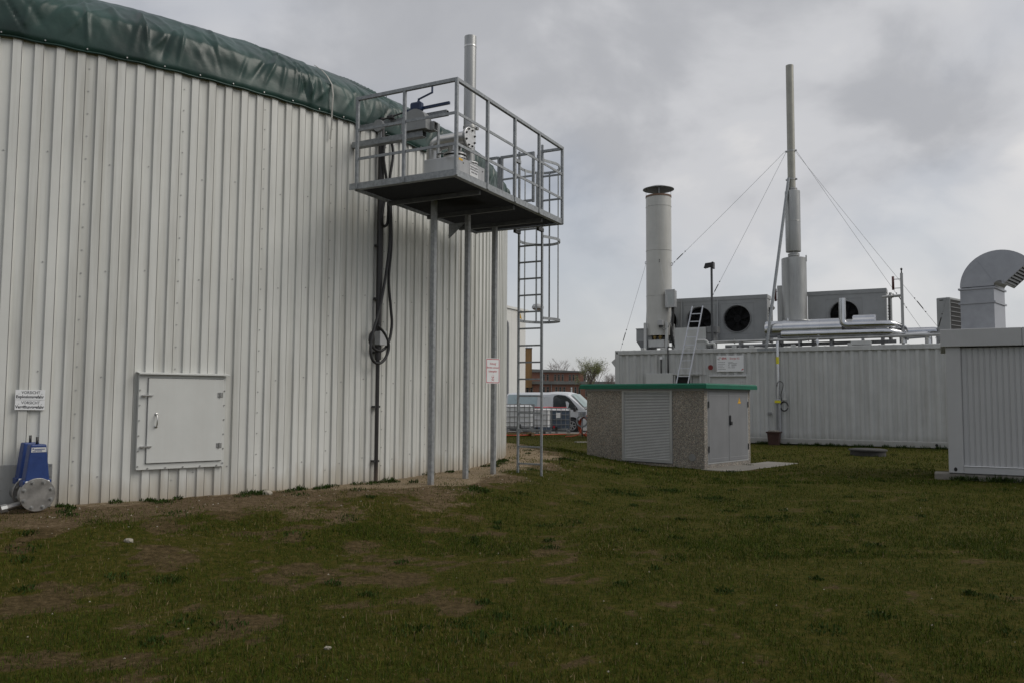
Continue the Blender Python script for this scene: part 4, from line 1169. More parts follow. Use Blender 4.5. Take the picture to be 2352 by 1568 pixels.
# wedge hood on the end wall
mb = MB(); mb.prism([(0.02, 0.3, 3.14), (-0.25, 0.3, 2.93), (-0.25, 0.3, 2.90), (0.02, 0.3, 2.55)], (0, 1.4, 0)); mb.build('end_hood', M_contd, con_)
# alarm lamp
al = thing('alarm_horn', 'round red alarm horn on the container wall left of the company sign', 'alarm', (0, 0, 0))
al.location = Vector(CL) + Vector((math.cos(R_(CR)), math.sin(R_(CR)), 0)) * 3.63 + Vector((0, 0, 2.65)); al.rotation_euler = (0, 0, R_(CR))
mb = MB(); mb.lathe([(0.035, -0.005), (0.05, -0.06), (0.085, -0.11), (0.09, -0.12), (0.03, -0.115)], (0, 0, 0), 'y', 20); mb.build('bell', mat('alarm_red', (0.17, 0.008, 0.008), 0.4), al, 'auto')
def cpt(x, y, z):
    a = R_(CR)
    return Vector((CL[0] + x * math.cos(a) - y * math.sin(a), CL[1] + x * math.sin(a) + y * math.cos(a), CL[2] + z))
# company sign
sg = thing('company_sign', 'white company sign with red lettering on the container above the drip strip', 'sign', cpt(4.29, 0.0, 2.5), CR)
mb = MB(); mb.bbox(-0.47, 0.47, -0.02, 0.03, 0.0, 0.56, 0.002); mb.build('plate', M_signw, sg)
text('SEVA', M_red, sg, -0.20, -0.0215, 0.43, 0.175, 0.075, bold=0.035); text('Energie AG', M_red, sg, 0.165, -0.0215, 0.43, 0.33, 0.072, bold=0.006)
def swoosh(pts, m, nm):
    mb = MB(); mb.add([(x, -0.0215, z) for x, z in pts], [tuple(range(len(pts)))]); mb.build(nm, m, sg, fix=False)
swoosh([(-0.40, 0.47), (-0.385, 0.49), (-0.345, 0.505), (-0.315, 0.50), (-0.302, 0.475), (-0.325, 0.485), (-0.36, 0.482)], M_red, 'logo_swoosh')
swoosh([(-0.43, 0.475), (-0.43, 0.445), (-0.41, 0.42), (-0.37, 0.418), (-0.335, 0.44), (-0.375, 0.434), (-0.41, 0.44)], M_signk, 'logo_swoosh')
swoosh([(0.38, 0.045), (0.42, 0.085), (0.465, 0.10), (0.465, 0.065), (0.43, 0.05)], M_red, 'corner_swoosh')
def print_lines(rows, y, parent, m=M_signg, h=0.017):
    """print too small to read in the photograph: rows of word-length strokes"""
    mb = MB(); rr = random.Random(3)
    for x, z, w in rows:
        x1 = x
        while x1 < x + w - 0.01:
            l = min(rr.uniform(0.012, 0.045), x + w - x1); mb.add([(x1, y, z), (x1 + l, y, z), (x1 + l, y, z + h), (x1, y, z + h)], [(0, 1, 2, 3)]); x1 += l + 0.006
    mb.build('small_print', m, parent, fix=False)
print_lines([(-0.42, 0.325 - k * 0.062, w_) for k, w_ in enumerate((0.25, 0.26, 0.18, 0.22, 0.27))] + [(-0.06, 0.315, 0.18), (-0.06, 0.285, 0.31), (-0.06, 0.24, 0.06), (0.05, 0.24, 0.17), (-0.06, 0.212, 0.04), (0.05, 0.212, 0.18),
             (-0.06, 0.165, 0.055), (0.05, 0.168, 0.13), (-0.06, 0.13, 0.08), (0.05, 0.13, 0.13)], -0.0215, sg, h=0.014)

# black conduits on the container side
for lab, x, z0, z1, cap_ in (('short black vent pipe with a white cap on the container side', 1.80, 2.2, 2.98, True), ('long black cable conduit running over the container top rail', 2.06, 2.2, 3.40, False)):
    p_ = thing('wall_conduit', lab, 'pipe', cpt(x, 0, 0), CR, 'black conduits on the container')
    mb = MB(); mb.cyl((0, -0.04, z0), (0, -0.04, z1), 0.026, 10); mb.build('pipe', M_black, p_, True)
    if cap_:
        mb = MB(); mb.lathe([(0.05, z1 - 0.02), (0.05, z1 + 0.05), (0.03, z1 + 0.07)], (0, -0.04, 0), 'z', 14); mb.build('cap', M_ibc, p_, 'auto')
    else:
        mb = MB(); mb.tube([(0, -0.04, z1), (0, 0.0, z1 + 0.02), (0, 0.5, z1 + 0.02)], 0.026, 10); mb.build('bend', M_black, p_, True)

# gas sample downpipe with yellow bands
dp = thing('condensate_downpipe', 'bright steel downpipe with yellow bands on the container side', 'pipe', cpt(5.92, 0, 0), CR)
mb = MB(); mb.tube([(0, 0.6, 3.50), (0, 0.0, 3.48), (0, -0.07, 3.42), (0, -0.08, 3.3), (0.01, -0.08, 1.55)], 0.052, 14); mb.build('upper_pipe', M_jacket, dp, 'auto')
mb = MB(); mb.cyl((0.045, -0.08, 0.25), (0.045, -0.08, 1.52), 0.055, 14); mb.build('lower_pipe', M_duct, dp, 'auto')
mb = MB(); mb.cyl((-0.055, -0.07, 0.35), (-0.05, -0.07, 1.5), 0.022, 8); mb.build('thin_pipe', M_duct, dp, 'auto')
mb = MB(); mb.bbox(-0.10, 0.09, -0.15, -0.02, 1.38, 1.54, 0.02); mb.build('valve_block', M_duct, dp)
mb = MB(); mb.bbox(-0.105, 0.095, -0.156, -0.14, 1.41, 1.50, 0.004); mb.build('yellow_band', M_yel2, dp)
mb = MB(); mb.cyl((0.002, -0.081, 2.74), (0, -0.081, 2.98), 0.0535, 14); mb.build('yellow_band', M_yel2, dp, 'auto')
hs = thing('sample_hose', 'thin black hose arching over to a coil beside the downpipe', 'hose', cpt(5.92, 0, 0), CR)
mb = MB(); mb.tube(smooth_path([(-0.03, -0.14, 1.98), (0.0, -0.14, 2.10), (0.08, -0.13, 2.15), (0.17, -0.12, 2.08), (0.16, -0.1, 1.93), (0.10, -0.1, 1.7), (0.12, -0.1, 1.5)], 5), 0.013, 8); mb.build('hose', M_black, hs, True)
mb = MB()
for k in range(3): mb.tube(arc((0.20, -0.08 - 0.015 * k, 1.30), 0.115 + 0.008 * k, 0, 345, 24, (1, 0, 0), (0, 0, 1.25)), 0.013, 7)
mb.build('coil', M_black, hs, True)
mb = MB(); mb.bbox(0.13, 0.27, -0.06, 0.03, 1.50, 1.56, 0.008); mb.bbox(0.16, 0.24, -0.03, 0.03, 1.56, 1.76, 0.006); mb.build('hose_bracket', M_cont, hs)
mb = MB(); mb.bbox(-0.06, 0.06, -0.02, 0.03, -0.045, 0.045, 0.004); q_ = mb.build('wall_socket', M_grey); q_.location = cpt(5.62, 0.0, 1.05); q_.rotation_euler = (0, 0, R_(CR)); tag(q_, 'small grey wall socket low on the container left of the downpipe', 'socket')

# roof: white flare stack
st = thing('flare_stack', 'wide white round chimney stack with a rain cap on the container roof', 'chimney', cpt(1.32, 1.3, 3.3), CR)
mb = MB(); R0 = 0.485
pr_ = []
for z0, z1 in ((0.62, 2.15), (2.15, 3.90), (3.90, 5.62), (5.62, 6.04)):
    pr_ += [(R0, z0), (R0, z1 - 0.015), (R0 + 0.010, z1 - 0.012), (R0 + 0.010, z1)]
mb.lathe(pr_ + [(R0 - 0.02, 6.04), (R0 - 0.02, 5.2)], (0, 0, 0), 'z', 56, cap=False); tube_ = mb.build('shaft', M_stackw, st, 'auto')
mb = MB(); mb.lathe([(R0 - 0.02, 0.63), (0.05, 0.63)], (0, 0, 0), 'z', 40); mb.build('bottom_plate', M_dark, st)
mb = MB(); mb.lathe([(R0 + 0.012, 5.98), (R0 + 0.012, 6.05)], (0, 0, 0), 'z', 56, cap=False); mb.build('rim_band', mat('rusty_rim', (0.16, 0.10, 0.07), 0.8), st, 'auto')
mb = MB(); mb.lathe([(0.60, 6.30), (0.60, 6.32), (0.30, 6.42), (0.02, 6.46)], (0, 0, 0), 'z', 48); mb.build('rain_cap', M_grey, st, 'auto')
for a in (20, 110, 200, 290):
    x, y = (R0 - 0.01) * math.cos(R_(a)), (R0 - 0.01) * math.sin(R_(a))
    MB().beam((x, y, 5.95), (x, y, 6.33), 0.045, 0.012, (math.cos(R_(a)), math.sin(R_(a)), 0)).build('cap_strut', M_grey, st)
for x, y in ((-0.42, -0.42), (0.42, -0.42), (-0.42, 0.42), (0.42, 0.42)):
    MB().bbox(x - 0.05, x + 0.05, y - 0.05, y + 0.05, 0.02, 1.1, 0.006).build('leg', M_contd, st)
mb = MB(); mb.bbox(-0.5, 0.5, -0.5, 0.5, 0.0, 0.03, 0.005); mb.build('base_plate', M_boltd, st)
mb = MB(); mb.bbox(-0.33, 0.30, -0.36, 0.3, 0.18, 0.46, 0.01); mb.build('burner_box', M_contd, st)
for xx in (-0.10, 0.12):
    mb = MB(); mb.lathe([(0.05, 0.46), (0.05, 0.50), (0.075, 0.53), (0.075, 0.63)], (xx, -0.25, 0), 'z', 14); mb.build('burner', mat('brass', (0.30, 0.22, 0.09), 0.4, 0.8), st, 'auto')
for a, zz in ((180, 3.48), (-70, 3.45), (0, 3.36)):
    x, y = (R0 + 0.02) * math.cos(R_(a)), (R0 + 0.02) * math.sin(R_(a)); mb = MB(); mb.tube(arc((x, y, zz), 0.05, 0, 340, 12, (math.cos(R_(a)), math.sin(R_(a)), 0)), 0.012, 6); mb.build('guy_eye', M_boltd, st, True)
eb = thing('control_box', 'grey control cabinet with a window fixed to the white chimney stack', 'cabinet', cpt(1.32, 1.3, 3.3), CR)
mb = MB(); mb.bbox(0.40, 0.74, -0.52, -0.16, 1.66, 2.30, 0.008); cb_ = mb.build('case', M_cool, eb)
mb = MB(); mb.bbox(0.40, 0.78, -0.545, -0.52, 1.64, 2.32, 0.006); dd = mb.build('lid', M_cabin, eb)
mb = MB(); mb.box(0.50, 0.73, -0.548, -0.545, 1.74, 2.22); mb.build('window', mat('pale_window', (0.4, 0.42, 0.42), 0.1), dd)
eb2 = thing('small_terminal_box', 'small grey terminal box low on the white chimney stack', 'box', cpt(1.32, 1.3, 3.3), CR)
mb = MB(); mb.bbox(0.12, 0.32, -0.62, -0.46, 0.98, 1.17, 0.006); mb.build('case', M_cabin, eb2); mb = MB(); mb.bbox(0.16, 0.28, -0.58, -0.46, 0.90, 0.98, 0.006); mb.build('gland_plate', M_boltd, eb2)
mb = MB(); mb.tube(smooth_path([(0.22, -0.54, 0.95), (0.33, -0.5, 0.82), (0.5, -0.42, 0.95), (0.58, -0.36, 1.3), (0.58, -0.3, 1.66)], 5), 0.016, 7); mb.build('cable', M_grey, eb2, True)
hz = thing('insulated_hose', 'black bent hose dropping beside the white chimney stack', 'hose', cpt(1.32, 1.3, 3.3), CR)
mb = MB(); mb.tube(smooth_path([(0.62, -0.28, 1.66), (0.60, -0.26, 1.2), (0.55, -0.24, 0.7), (0.62, -0.2, 0.35), (0.75, -0.2, 0.12)], 6), 0.06, 10); mb.build('hose', M_black, hz, True)

# hopper box left of the stack
hp = thing('intake_hopper', 'grey sheet metal intake box with tapered bottom at the left roof end', 'intake box', cpt(0.5, 1.0, 3.3), CR)
mb = MB(); mb.box(0.0, 0.62, 0.0, 0.9, 0.42, 0.88); mb.build('box', M_cool, hp)
mb = MB(); mb.add([(0, 0, 0.42), (0.62, 0, 0.42), (0.62, 0.9, 0.42), (0, 0.9, 0.42), (0.22, 0.15, 0.02), (0.5, 0.15, 0.02), (0.5, 0.75, 0.02), (0.22, 0.75, 0.02)], [(0, 1, 5, 4), (1, 2, 6, 5), (2, 3, 7, 6), (3, 0, 4, 7)]); mb.build('funnel', M_grey, hp)
mb = MB(); mb.box(-0.02, 0.64, -0.02, 0.92, 0.88, 0.905); mb.build('lid', M_grey, hp)
# white service box
wb_ = thing('roof_service_box', 'plain pale steel box on the container roof behind the aluminium ladder', 'box', cpt(2.2, 0.35, 3.32), CR)
mb = MB(); mb.bbox(0, 1.15, 0, 0.7, 0.0, 0.80, 0.01); mb.build('case', M_contd, wb_)
mb = MB(); mb.bbox(1.15, 1.42, 0.1, 0.6, 0.06, 0.62, 0.01); mb.build('side_case', M_grey, wb_)
mb = MB(); mb.bbox(1.16, 1.55, 0.05, 0.5, 0.60, 0.82, 0.01); mb.build('fan_case', M_grey, wb_)

# radiators
def cooler(label, x0, x1, y0, zb, zt, fans, fr_, side):
    c_ = thing('dry_cooler', label, 'cooler', cpt(x0, y0, 3.3), CR, 'grey dry coolers on the container roof')
    L_ = x1 - x0; z0, z1 = zb - 3.3, zt - 3.3
    # casing front with fan openings: one panel per fan
    n_ = len(fans)
    edges = [0.0] + [(a + b) / 2 for a, b in zip(fans, fans[1:])] + [L_]
    for k, fx in enumerate(fans):
        a, b = edges[k] + 0.01, edges[k + 1] - 0.01
        mb = MB(); N = 40; fz = (z0 + z1) / 2 + side['dz']
        ring_ = [(fx + fr_ * math.cos(2 * math.pi * q / N), fz + fr_ * math.sin(2 * math.pi * q / N)) for q in range(N)]
        outer = []
        for q in range(N):
            ca, sa = math.cos(2 * math.pi * q / N), math.sin(2 * math.pi * q / N)
            t = min(((b - fx) / ca if ca > 1e-6 else (a - fx) / ca if ca < -1e-6 else 1e9), ((z1 - 0.14 - fz) / sa if sa > 1e-6 else (z0 - fz) / sa if sa < -1e-6 else 1e9))
            outer.append((fx + ca * t, fz + sa * t))
        for cx_, cz_ in ((a, z0), (b, z0), (b, z1 - 0.14), (a, z1 - 0.14)):
            q = min(range(N), key=lambda i: (outer[i][0] - cx_) ** 2 + (outer[i][1] - cz_) ** 2); outer[q] = (cx_, cz_)
        mb.add([(x, 0, z) for x, z in outer + ring_], [(q, (q + 1) % N, N + (q + 1) % N, N + q) for q in range(N)])
        fp = mb.build('fan_panel', M_cool, c_)
        mb = MB(); mb.lathe([(fr_ + 0.03, 0.002), (fr_ + 0.02, -0.05), (fr_ - 0.005, -0.055), (fr_ - 0.01, 0.25)], (fx, 0, fz), 'y', 40, cap=False); mb.build('fan_ring', M_grey, fp, True)
        mb = MB(); mb.lathe([(0.01, 0.06), (0.14, 0.07), (0.14, 0.26), (0.01, 0.26)], (fx, 0, fz), 'y', 20)
        for q in range(7):
            w = 2 * math.pi * q / 7 + 0.3; d1, d2 = Vector((math.cos(w), 0, math.sin(w))), Vector((-math.sin(w), 0, math.cos(w)))
            cc_ = Vector((fx, 0.16, fz))
            mb.add([cc_ + d1 * 0.12 - d2 * 0.06 + Vector((0, -0.05, 0)), cc_ + d1 * 0.12 + d2 * 0.06 + Vector((0, 0.05, 0)), cc_ + d1 * (fr_ - 0.03) + d2 * 0.13 + Vector((0, 0.03, 0)), cc_ + d1 * (fr_ - 0.03) - d2 * 0.07 + Vector((0, -0.03, 0))], [(0, 1, 2, 3)])
        mb.build('fan_rotor', M_fan, fp)
        mb = MB()       # guard rings
        for rr_ in (0.12, 0.2, 0.28, 0.36, 0.44):
            if rr_ < fr_: mb.tube(arc((fx, -0.045, fz), rr_, 0, 360, 28)[:-1], 0.005, 4, closed=True)
        for q in range(4): w = R_(45 * q + 20); mb.tube([(fx - fr_ * math.cos(w), -0.045, fz - fr_ * math.sin(w)), (fx + fr_ * math.cos(w), -0.045, fz + fr_ * math.sin(w))], 0.006, 4)
        mb.build('fan_guard', M_fan, fp)
        frm = frame_ring(min(b - a, 2 * fr_ + 0.25), 2 * fr_ + 0.16, 0.03, 0.012, -0.004)
        ff = frm.build('panel_seam', M_grey, fp, fix=False); ff.location = (fx, 0, fz)
    mb = MB(); mb.box(0, L_, 0.3, 0.32, z0, z1 - 0.02); mb.build('coil_block', M_dark, c_)
    mb = MB(); mb.box(-0.02, L_ + 0.02, -0.02, 0.75, z1 - 0.14, z1); mb.build('top_cover', M_cool, c_)
    for ex in ([0.0] if side['l'] else []) + [e for e in edges[1:-1]] + ([L_] if side['r'] else []):
        mb = MB(); mb.prism([(ex - 0.02, -0.02, z1 - 0.10), (ex - 0.02, -0.24, z0), (ex - 0.02, 0.02, z0), (ex - 0.02, 0.02, z1 - 0.10)], (0.04, 0, 0)); mb.build('web_plate', M_cool, c_)
    for ex in (0.0, L_ - 0.01):
        mb = MB(); mb.box(ex, ex + 0.01, 0.0, 0.72, z0, z1 - 0.14); mb.build('end_plate', M_cool, c_)
    for ex in (0.15, L_ - 0.15):
        mb = MB(); mb.box(ex - 0.05, ex + 0.05, 0.05, 0.6, 0.0, z0); mb.build('foot', M_grey, c_)
    return c_
cooler('large dry cooler with round fans left of the tall exhaust stack', 0.62, 5.22, 2.0, 3.72, 5.40, [0.70, 2.08, 3.50], 0.50, dict(dz=-0.02, l=True, r=True))
cooler('dry cooler with one visible fan right of the tall exhaust stack', 6.66, 9.25, 1.95, 3.72, 5.40, [1.22], 0.48, dict(dz=-0.02, l=False, r=False))
# headers at the cooler ends
for lab, x, zt in (('pipe header with valve at the right end of the left cooler', 5.30, 5.0), ('finned pipe header at the right end of the right cooler', 9.32, 5.25)):
    h_ = thing('cooler_header', lab, 'pipe', cpt(x, 2.0, 3.3), CR)
    mb = MB(); mb.cyl((0.06, 0.1, 0.3), (0.06, 0.1, zt - 3.3), 0.05, 12); mb.build('header_pipe', M_inoxdull, h_, 'auto')
    mb = MB(); mb.cyl((0.02, -0.08, 0.3), (0.02, -0.08, zt - 3.4), 0.03, 10)
    for q in range(12): mb.cyl((0.02, -0.08, 0.35 + q * 0.1), (0.02, -0.08, 0.39 + q * 0.1), 0.042, 8)
    mb.build('manifold', M_boltd, h_)
    mb = MB(); mb.lathe([(0.04, 0), (0.075, 0.01), (0.075, 0.05), (0.04, 0.06)], (0.12, 0.0, zt - 3.42), 'x', 14); mb.cyl((0.0, 0.0, zt - 3.42), (0.2, 0.0, zt - 3.42), 0.035, 10); mb.build('valve', M_bolt, h_, 'auto')

# steel exhaust stack
ex = thing('exhaust_stack', 'tall thin steel exhaust stack with stepped silencers and guy wires', 'chimney', cpt(6.32, 1.2, 3.3), CR)
mb = MB(); mb.lathe([(0.425, 0.3), (0.425, 3.225), (0.395, 3.24), (0.12, 3.25)], (0, 0, 0), 'z', 48); s1 = mb.build('lower_silencer', M_inoxdull, ex, 'auto')
mb = MB(); mb.box(0.40, 0.44, -0.04, 0.04, 3.1, 3.32); mb.build('lifting_lug', M_inoxdull, s1)
mb = MB(); mb.box(-0.106, -0.10, -0.416, -0.405, 0.4, 3.2); mb.build('weld_seam', M_grey, s1)
mb = MB(); mb.lathe([(0.15, 3.24), (0.15, 3.31), (0.20, 3.315), (0.20, 3.36), (0.17, 3.365), (0.20, 3.37), (0.20, 3.40), (0.14, 3.41), (0.14, 3.47)], (0, 0, 0), 'z', 32); mb.build('neck', M_inoxdull, ex, 'auto')
mb = MB(); mb.lathe([(0.14, 3.46), (0.255, 3.47), (0.262, 3.50), (0.262, 4.55), (0.266, 4.56), (0.262, 4.57), (0.262, 5.66), (0.12, 5.68)], (-0.01, 0, 0), 'z', 40); mb.build('upper_silencer', M_inoxdull, ex, 'auto')
mb = MB(); mb.lathe([(0.18, 5.67), (0.18, 5.72), (0.14, 5.725), (0.18, 5.73), (0.18, 5.77)], (-0.02, 0, 0), 'z', 28); mb.build('flange', M_bolt, ex, 'auto')
mb = MB(); mb.lathe([(0.135, 5.72), (0.135, 10.3), (0.125, 10.3), (0.125, 9.8)], (-0.03, 0, 0), 'z', 32, cap=False); pp = mb.build('stack_pipe', M_tan, ex, 'auto')
for zz in (7.14, 6.10):
    mb = MB(); mb.lathe([(0.142, zz - 0.025), (0.142, zz + 0.025)], (-0.03, 0, 0), 'z', 28, cap=False)
    for sx in (-1, 1): mb.bbox(-0.03 + sx * 0.14 - 0.06, -0.03 + sx * 0.14 + 0.06, -0.03, 0.03, zz - 0.03, zz + 0.03, 0.008)
    mb.build('collar', M_bolt, ex, 'auto')
br = thing('stack_brace', 'long slanting galvanised brace pole leaning against the exhaust stack', 'brace', cpt(5.53, 0.1, 3.33), CR)
e_ = local(br, cpt(6.22, 1.02, 9.42))
mb = MB(); mb.tube([(0, 0, 0), e_], 0.052, 14); mb.build('pole', M_galv, br, 'auto')
mb = MB(); mb.bbox(-0.3, 0.3, -0.11, -0.105, -0.14, -0.05, 0.002); mb.bbox(-0.03, 0.03, -0.12, 0.06, -0.06, 0.10, 0.004); mb.build('foot_bracket', M_galv, br)
# guy wires
def wire(label, a, b, turn=0.85, r=0.0055):
    w_ = thing('guy_wire', label, 'wire', a, 0)
    d_ = Vector(b) - Vector(a)
    mb = MB()
    P_ = [d_ * (k / 12) + Vector((0, 0, -0.008 * d_.length * 4 * (k / 12) * (1 - k / 12) * 0.5)) for k in range(13)]
    mb.tube(P_, r, 5); mb.build('cable', M_galv, w_)
    mb = MB(); u_ = d_.normalized(); c_ = d_ * turn; mb.cyl(c_ - u_ * 0.16, c_ + u_ * 0.16, 0.018, 6); mb.cyl(c_ - u_ * 0.30, c_ - u_ * 0.27, 0.022, 6); mb.cyl(c_ + u_ * 0.27, c_ + u_ * 0.30, 0.022, 6); mb.build('turnbuckle', M_boltd, w_)
CO = cpt(6.29, 1.2, 10.44)
wire('guy wire from the exhaust stack collar to the white chimney stack', CO + Vector((-0.2, 0, 0)), cpt(1.85, 1.3, 6.66), 0.93)
wire('guy wire from the exhaust stack collar down behind the left cooler', CO + Vector((-0.15, 0.05, 0)), cpt(2.9, 2.7, 5.3), 0.9)
wire('guy wire from the exhaust stack collar to the pipe run at the right', CO + Vector((0.2, 0, 0)), cpt(10.35, 0.9, 3.85), 0.85)
wire('guy wire from the exhaust stack collar to the far right roof corner', CO + Vector((0.2, 0.1, 0)), cpt(10.85, 1.2, 3.9), 0.88)
wire('guy wire from the white chimney stack to the left container corner', cpt(0.81, 1.3, 6.78), cpt(0.18, 0.1, 3.34), 0.85)
wire('guy wire hanging down the front of the white chimney stack', cpt(1.50, 0.82, 6.75), cpt(2.3, 0.12, 3.36), 0.8)
wire('guy wire from the air duct down to the cooling pipes', cpt(11.1, -0.2, 4.75), cpt(10.75, 0.4, 3.5), 0.6)

# horizontal silencer and pipes
sil = thing('horizontal_silencer', 'big shiny jacketed horizontal exhaust silencer lying on the container roof', 'silencer', cpt(5.40, 0.65, 3.97), CR)
mb = MB(); mb.lathe([(0.20, 0.0), (0.288, 0.02), (0.30, 0.05), (0.30, 0.62), (0.31, 0.63), (0.325, 0.64), (0.325, 2.55), (0.20, 2.56)], (0, 0, 0), 'x', 48); s1 = mb.build('jacket', M_jacket, sil, 'auto')
for xx in (0.62, 1.42, 1.82):
    mb = MB(); mb.lathe([(0.329, xx), (0.331, xx + 0.012), (0.329, xx + 0.024)], (0, 0, 0), 'x', 48, cap=False); mb.build('jacket_seam', M_jacket, s1, True)
mb = MB(); mb.lathe([(0.22, 2.56), (0.22, 2.92)], (0, 0, 0.05), 'x', 32); mb.build('bellows', M_inoxdull, sil, 'auto')
mb = MB(); mb.lathe([(0.26, 2.88), (0.275, 2.90), (0.275, 3.56), (0.26, 3.60), (0.02, 3.61)], (0, 0, 0.13), 'x', 40); mb.build('end_drum', M_jacket, sil, 'auto')
for xx in (0.5, 2.2):
    mb = MB(); mb.box(xx - 0.05, xx + 0.05, -0.25, 0.25, -0.64, -0.22); mb.build('saddle', M_grey, sil)
mb = MB(); mb.cyl((0.75, 0, 0.30), (0.75, 0, 0.38), 0.04, 10); mb.build('test_port', M_jacket, sil, 'auto')
def pipe_run(label, pts, r, m=M_jacket, name='coolant_pipe', rings=()):
    p_ = thing(name, label, 'pipe', cpt(pts[0][0], pts[0][1], 3.3), CR)
    L_ = [Vector((x - pts[0][0], y - pts[0][1], z - 3.3)) for x, y, z in pts]
    P_ = [L_[0]]
    for a, b, c in zip(L_, L_[1:], L_[2:]):       # rounded elbows
        d1, d2 = (a - b).normalized(), (c - b).normalized(); k = min(1.7 * r, (a - b).length * 0.45, (c - b).length * 0.45)
        for t in (0, 0.25, 0.5, 0.75, 1):
            P_.append((b + d1 * k) * (1 - t) ** 2 + b * 2 * t * (1 - t) + (b + d2 * k) * t * t)
    P_.append(L_[-1])
    MB().tube(P_, r, 18).build('pipe', m, p_, 'auto')
    for (x, y, z, ax) in rings:
        c_ = Vector((x - pts[0][0], y - pts[0][1], z - 3.3)); d_ = {'x': Vector((1, 0, 0)), 'z': Vector((0, 0, 1))}[ax]
        MB().cyl(c_ - d_ * 0.015, c_ + d_ * 0.015, r + 0.03, 20).build('flange', M_bolt, p_, 'auto')
    return p_
pipe_run('jacketed pipe rising from the silencer front with an elbow to the right', [(7.98, 0.35, 4.93), (7.98, 0.35, 4.02), (9.45, 0.35, 4.02), (9.85, 0.9, 3.9), (9.85, 0.9, 3.5)], 0.115)
pipe_run('long jacketed pipe running just below the big silencer', [(6.0, 0.30, 3.76), (9.40, 0.30, 3.76), (9.80, 0.7, 3.7), (9.80, 0.7, 3.4)], 0.115)
pipe_run('thin bare steel pipe running along the container roof edge', [(3.60, 0.25, 3.56), (11.4, 0.25, 3.62)], 0.05, M_inoxdull, rings=((6.9, 0.25, 3.585, 'x'), (4.4, 0.25, 3.565, 'x')))
pipe_run('jacketed pipe at the right roof end bending down', [(9.9, 1.0, 3.78), (10.9, 1.0, 3.78), (10.9, 1.0, 3.35)], 0.14)
pipe_run('second jacketed pipe bending down at the right roof end', [(9.9, 0.6, 3.62), (10.55, 0.6, 3.66), (10.55, 0.6, 3.35)], 0.11)
pipe_run('pale bent water pipe with a valve beside the aluminium ladder', [(3.05, 0.12, 3.62), (3.42, 0.12, 3.62), (3.50, 0.12, 3.48), (3.60, 0.12, 3.52), (3.72, 0.12, 3.5), (3.74, 0.12, 3.34)], 0.05, M_contd, 'water_pipe')
pipe_run('dark pipe running under the thin roof edge pipe', [(4.0, 0.6, 3.42), (9.6, 0.6, 3.46)], 0.06, M_grey)
for xx in (4.6, 6.6, 8.6):
    mb = MB(); mb.box(-0.03, 0.03, 0.0, 0.5, 0.0, 0.24); q_ = mb.build('pipe_support', M_grey); q_.location = cpt(xx, 0.15, 3.32); q_.rotation_euler = (0, 0, R_(CR))
    tag(q_, {4.6: 'grey pipe support under the left cooler', 6.6: 'grey pipe support under the middle of the big silencer', 8.6: 'grey pipe support near the right end of the silencer'}[xx], 'support', 'pipe supports on the roof')
mb = MB(); mb.cyl((0, 0, 0), (0, 0, 0.12), 0.035, 12); mb.tube([(0, 0, 0.10), (0.0, 0.0, 0.17), (-0.02, -0.05, 0.19)], 0.045, 10); q_ = mb.build('breather_pipe', M_jacket, None, 'auto'); q_.location = cpt(7.2, 0.1, 3.33); tag(q_, 'tiny steel breather stub on the container edge below the silencer', 'pipe')
mb = MB(); mb.bbox(0, 0.62, 0, 0.3, 0, 0.13, 0.01); q_ = mb.build('roof_box', M_contd); q_.location = cpt(8.25, 0.06, 3.34); q_.rotation_euler = (0, 0, R_(CR)); tag(q_, 'flat pale box at the roof edge below the shiny pipes', 'box')
# small dark posts with sensors
for lab, x, y, zt, r in (('dark square post behind the slanting brace pole', 5.78, 1.5, 5.62, 0.09), ('thin sensor post with a clamp right of the right cooler', 9.80, 0.7, 5.72, 0.045)):
    p_ = thing('sensor_post', lab, 'post', cpt(x, y, 3.3), CR)
    mb = MB(); mb.bbox(-r, r, -r, r, 0, zt - 3.3, 0.01); mb.build('post', M_inoxdull, p_)
    mb = MB(); mb.cyl((-0.26 if r < 0.06 else -0.16, 0, zt - 3.3 - 0.55), (-0.26 if r < 0.06 else -0.16, 0, zt - 3.3 - 0.1), 0.04, 10)
    mb.build('sensor', mat('dark_red_sensor', (0.08, 0.02, 0.02), 0.5), p_, True)
    mb = MB()
    for dz_ in (0.2, 0.5): mb.beam((-0.26 if r < 0.06 else -0.16, 0, zt - 3.3 - dz_), (0, 0, zt - 3.3 - dz_), 0.02, 0.02)
    mb.build('sensor_arm', M_boltd, p_)
    if r < 0.06:
        mb = MB(); mb.cyl((-0.6, 0.2, zt - 3.3 - 0.75), (0, 0.0, zt - 3.3 - 0.75), 0.045, 10); mb.lathe([(0.05, 0), (0.09, 0.02), (0.05, 0.05)], (-0.34, 0.1, zt - 3.3 - 0.75), 'x', 12); mb.build('valve_arm', M_inoxdull, p_, 'auto')
        mb = MB(); mb.cyl((0, 0, zt - 3.3), (0, 0, zt - 3.3 + 0.1), 0.02, 8); mb.lathe([(0.03, 0.1), (0.04, 0.14), (0.01, 0.17)], (0, 0, zt - 3.3), 'z', 10); mb.build('tip', M_boltd, p_, True)
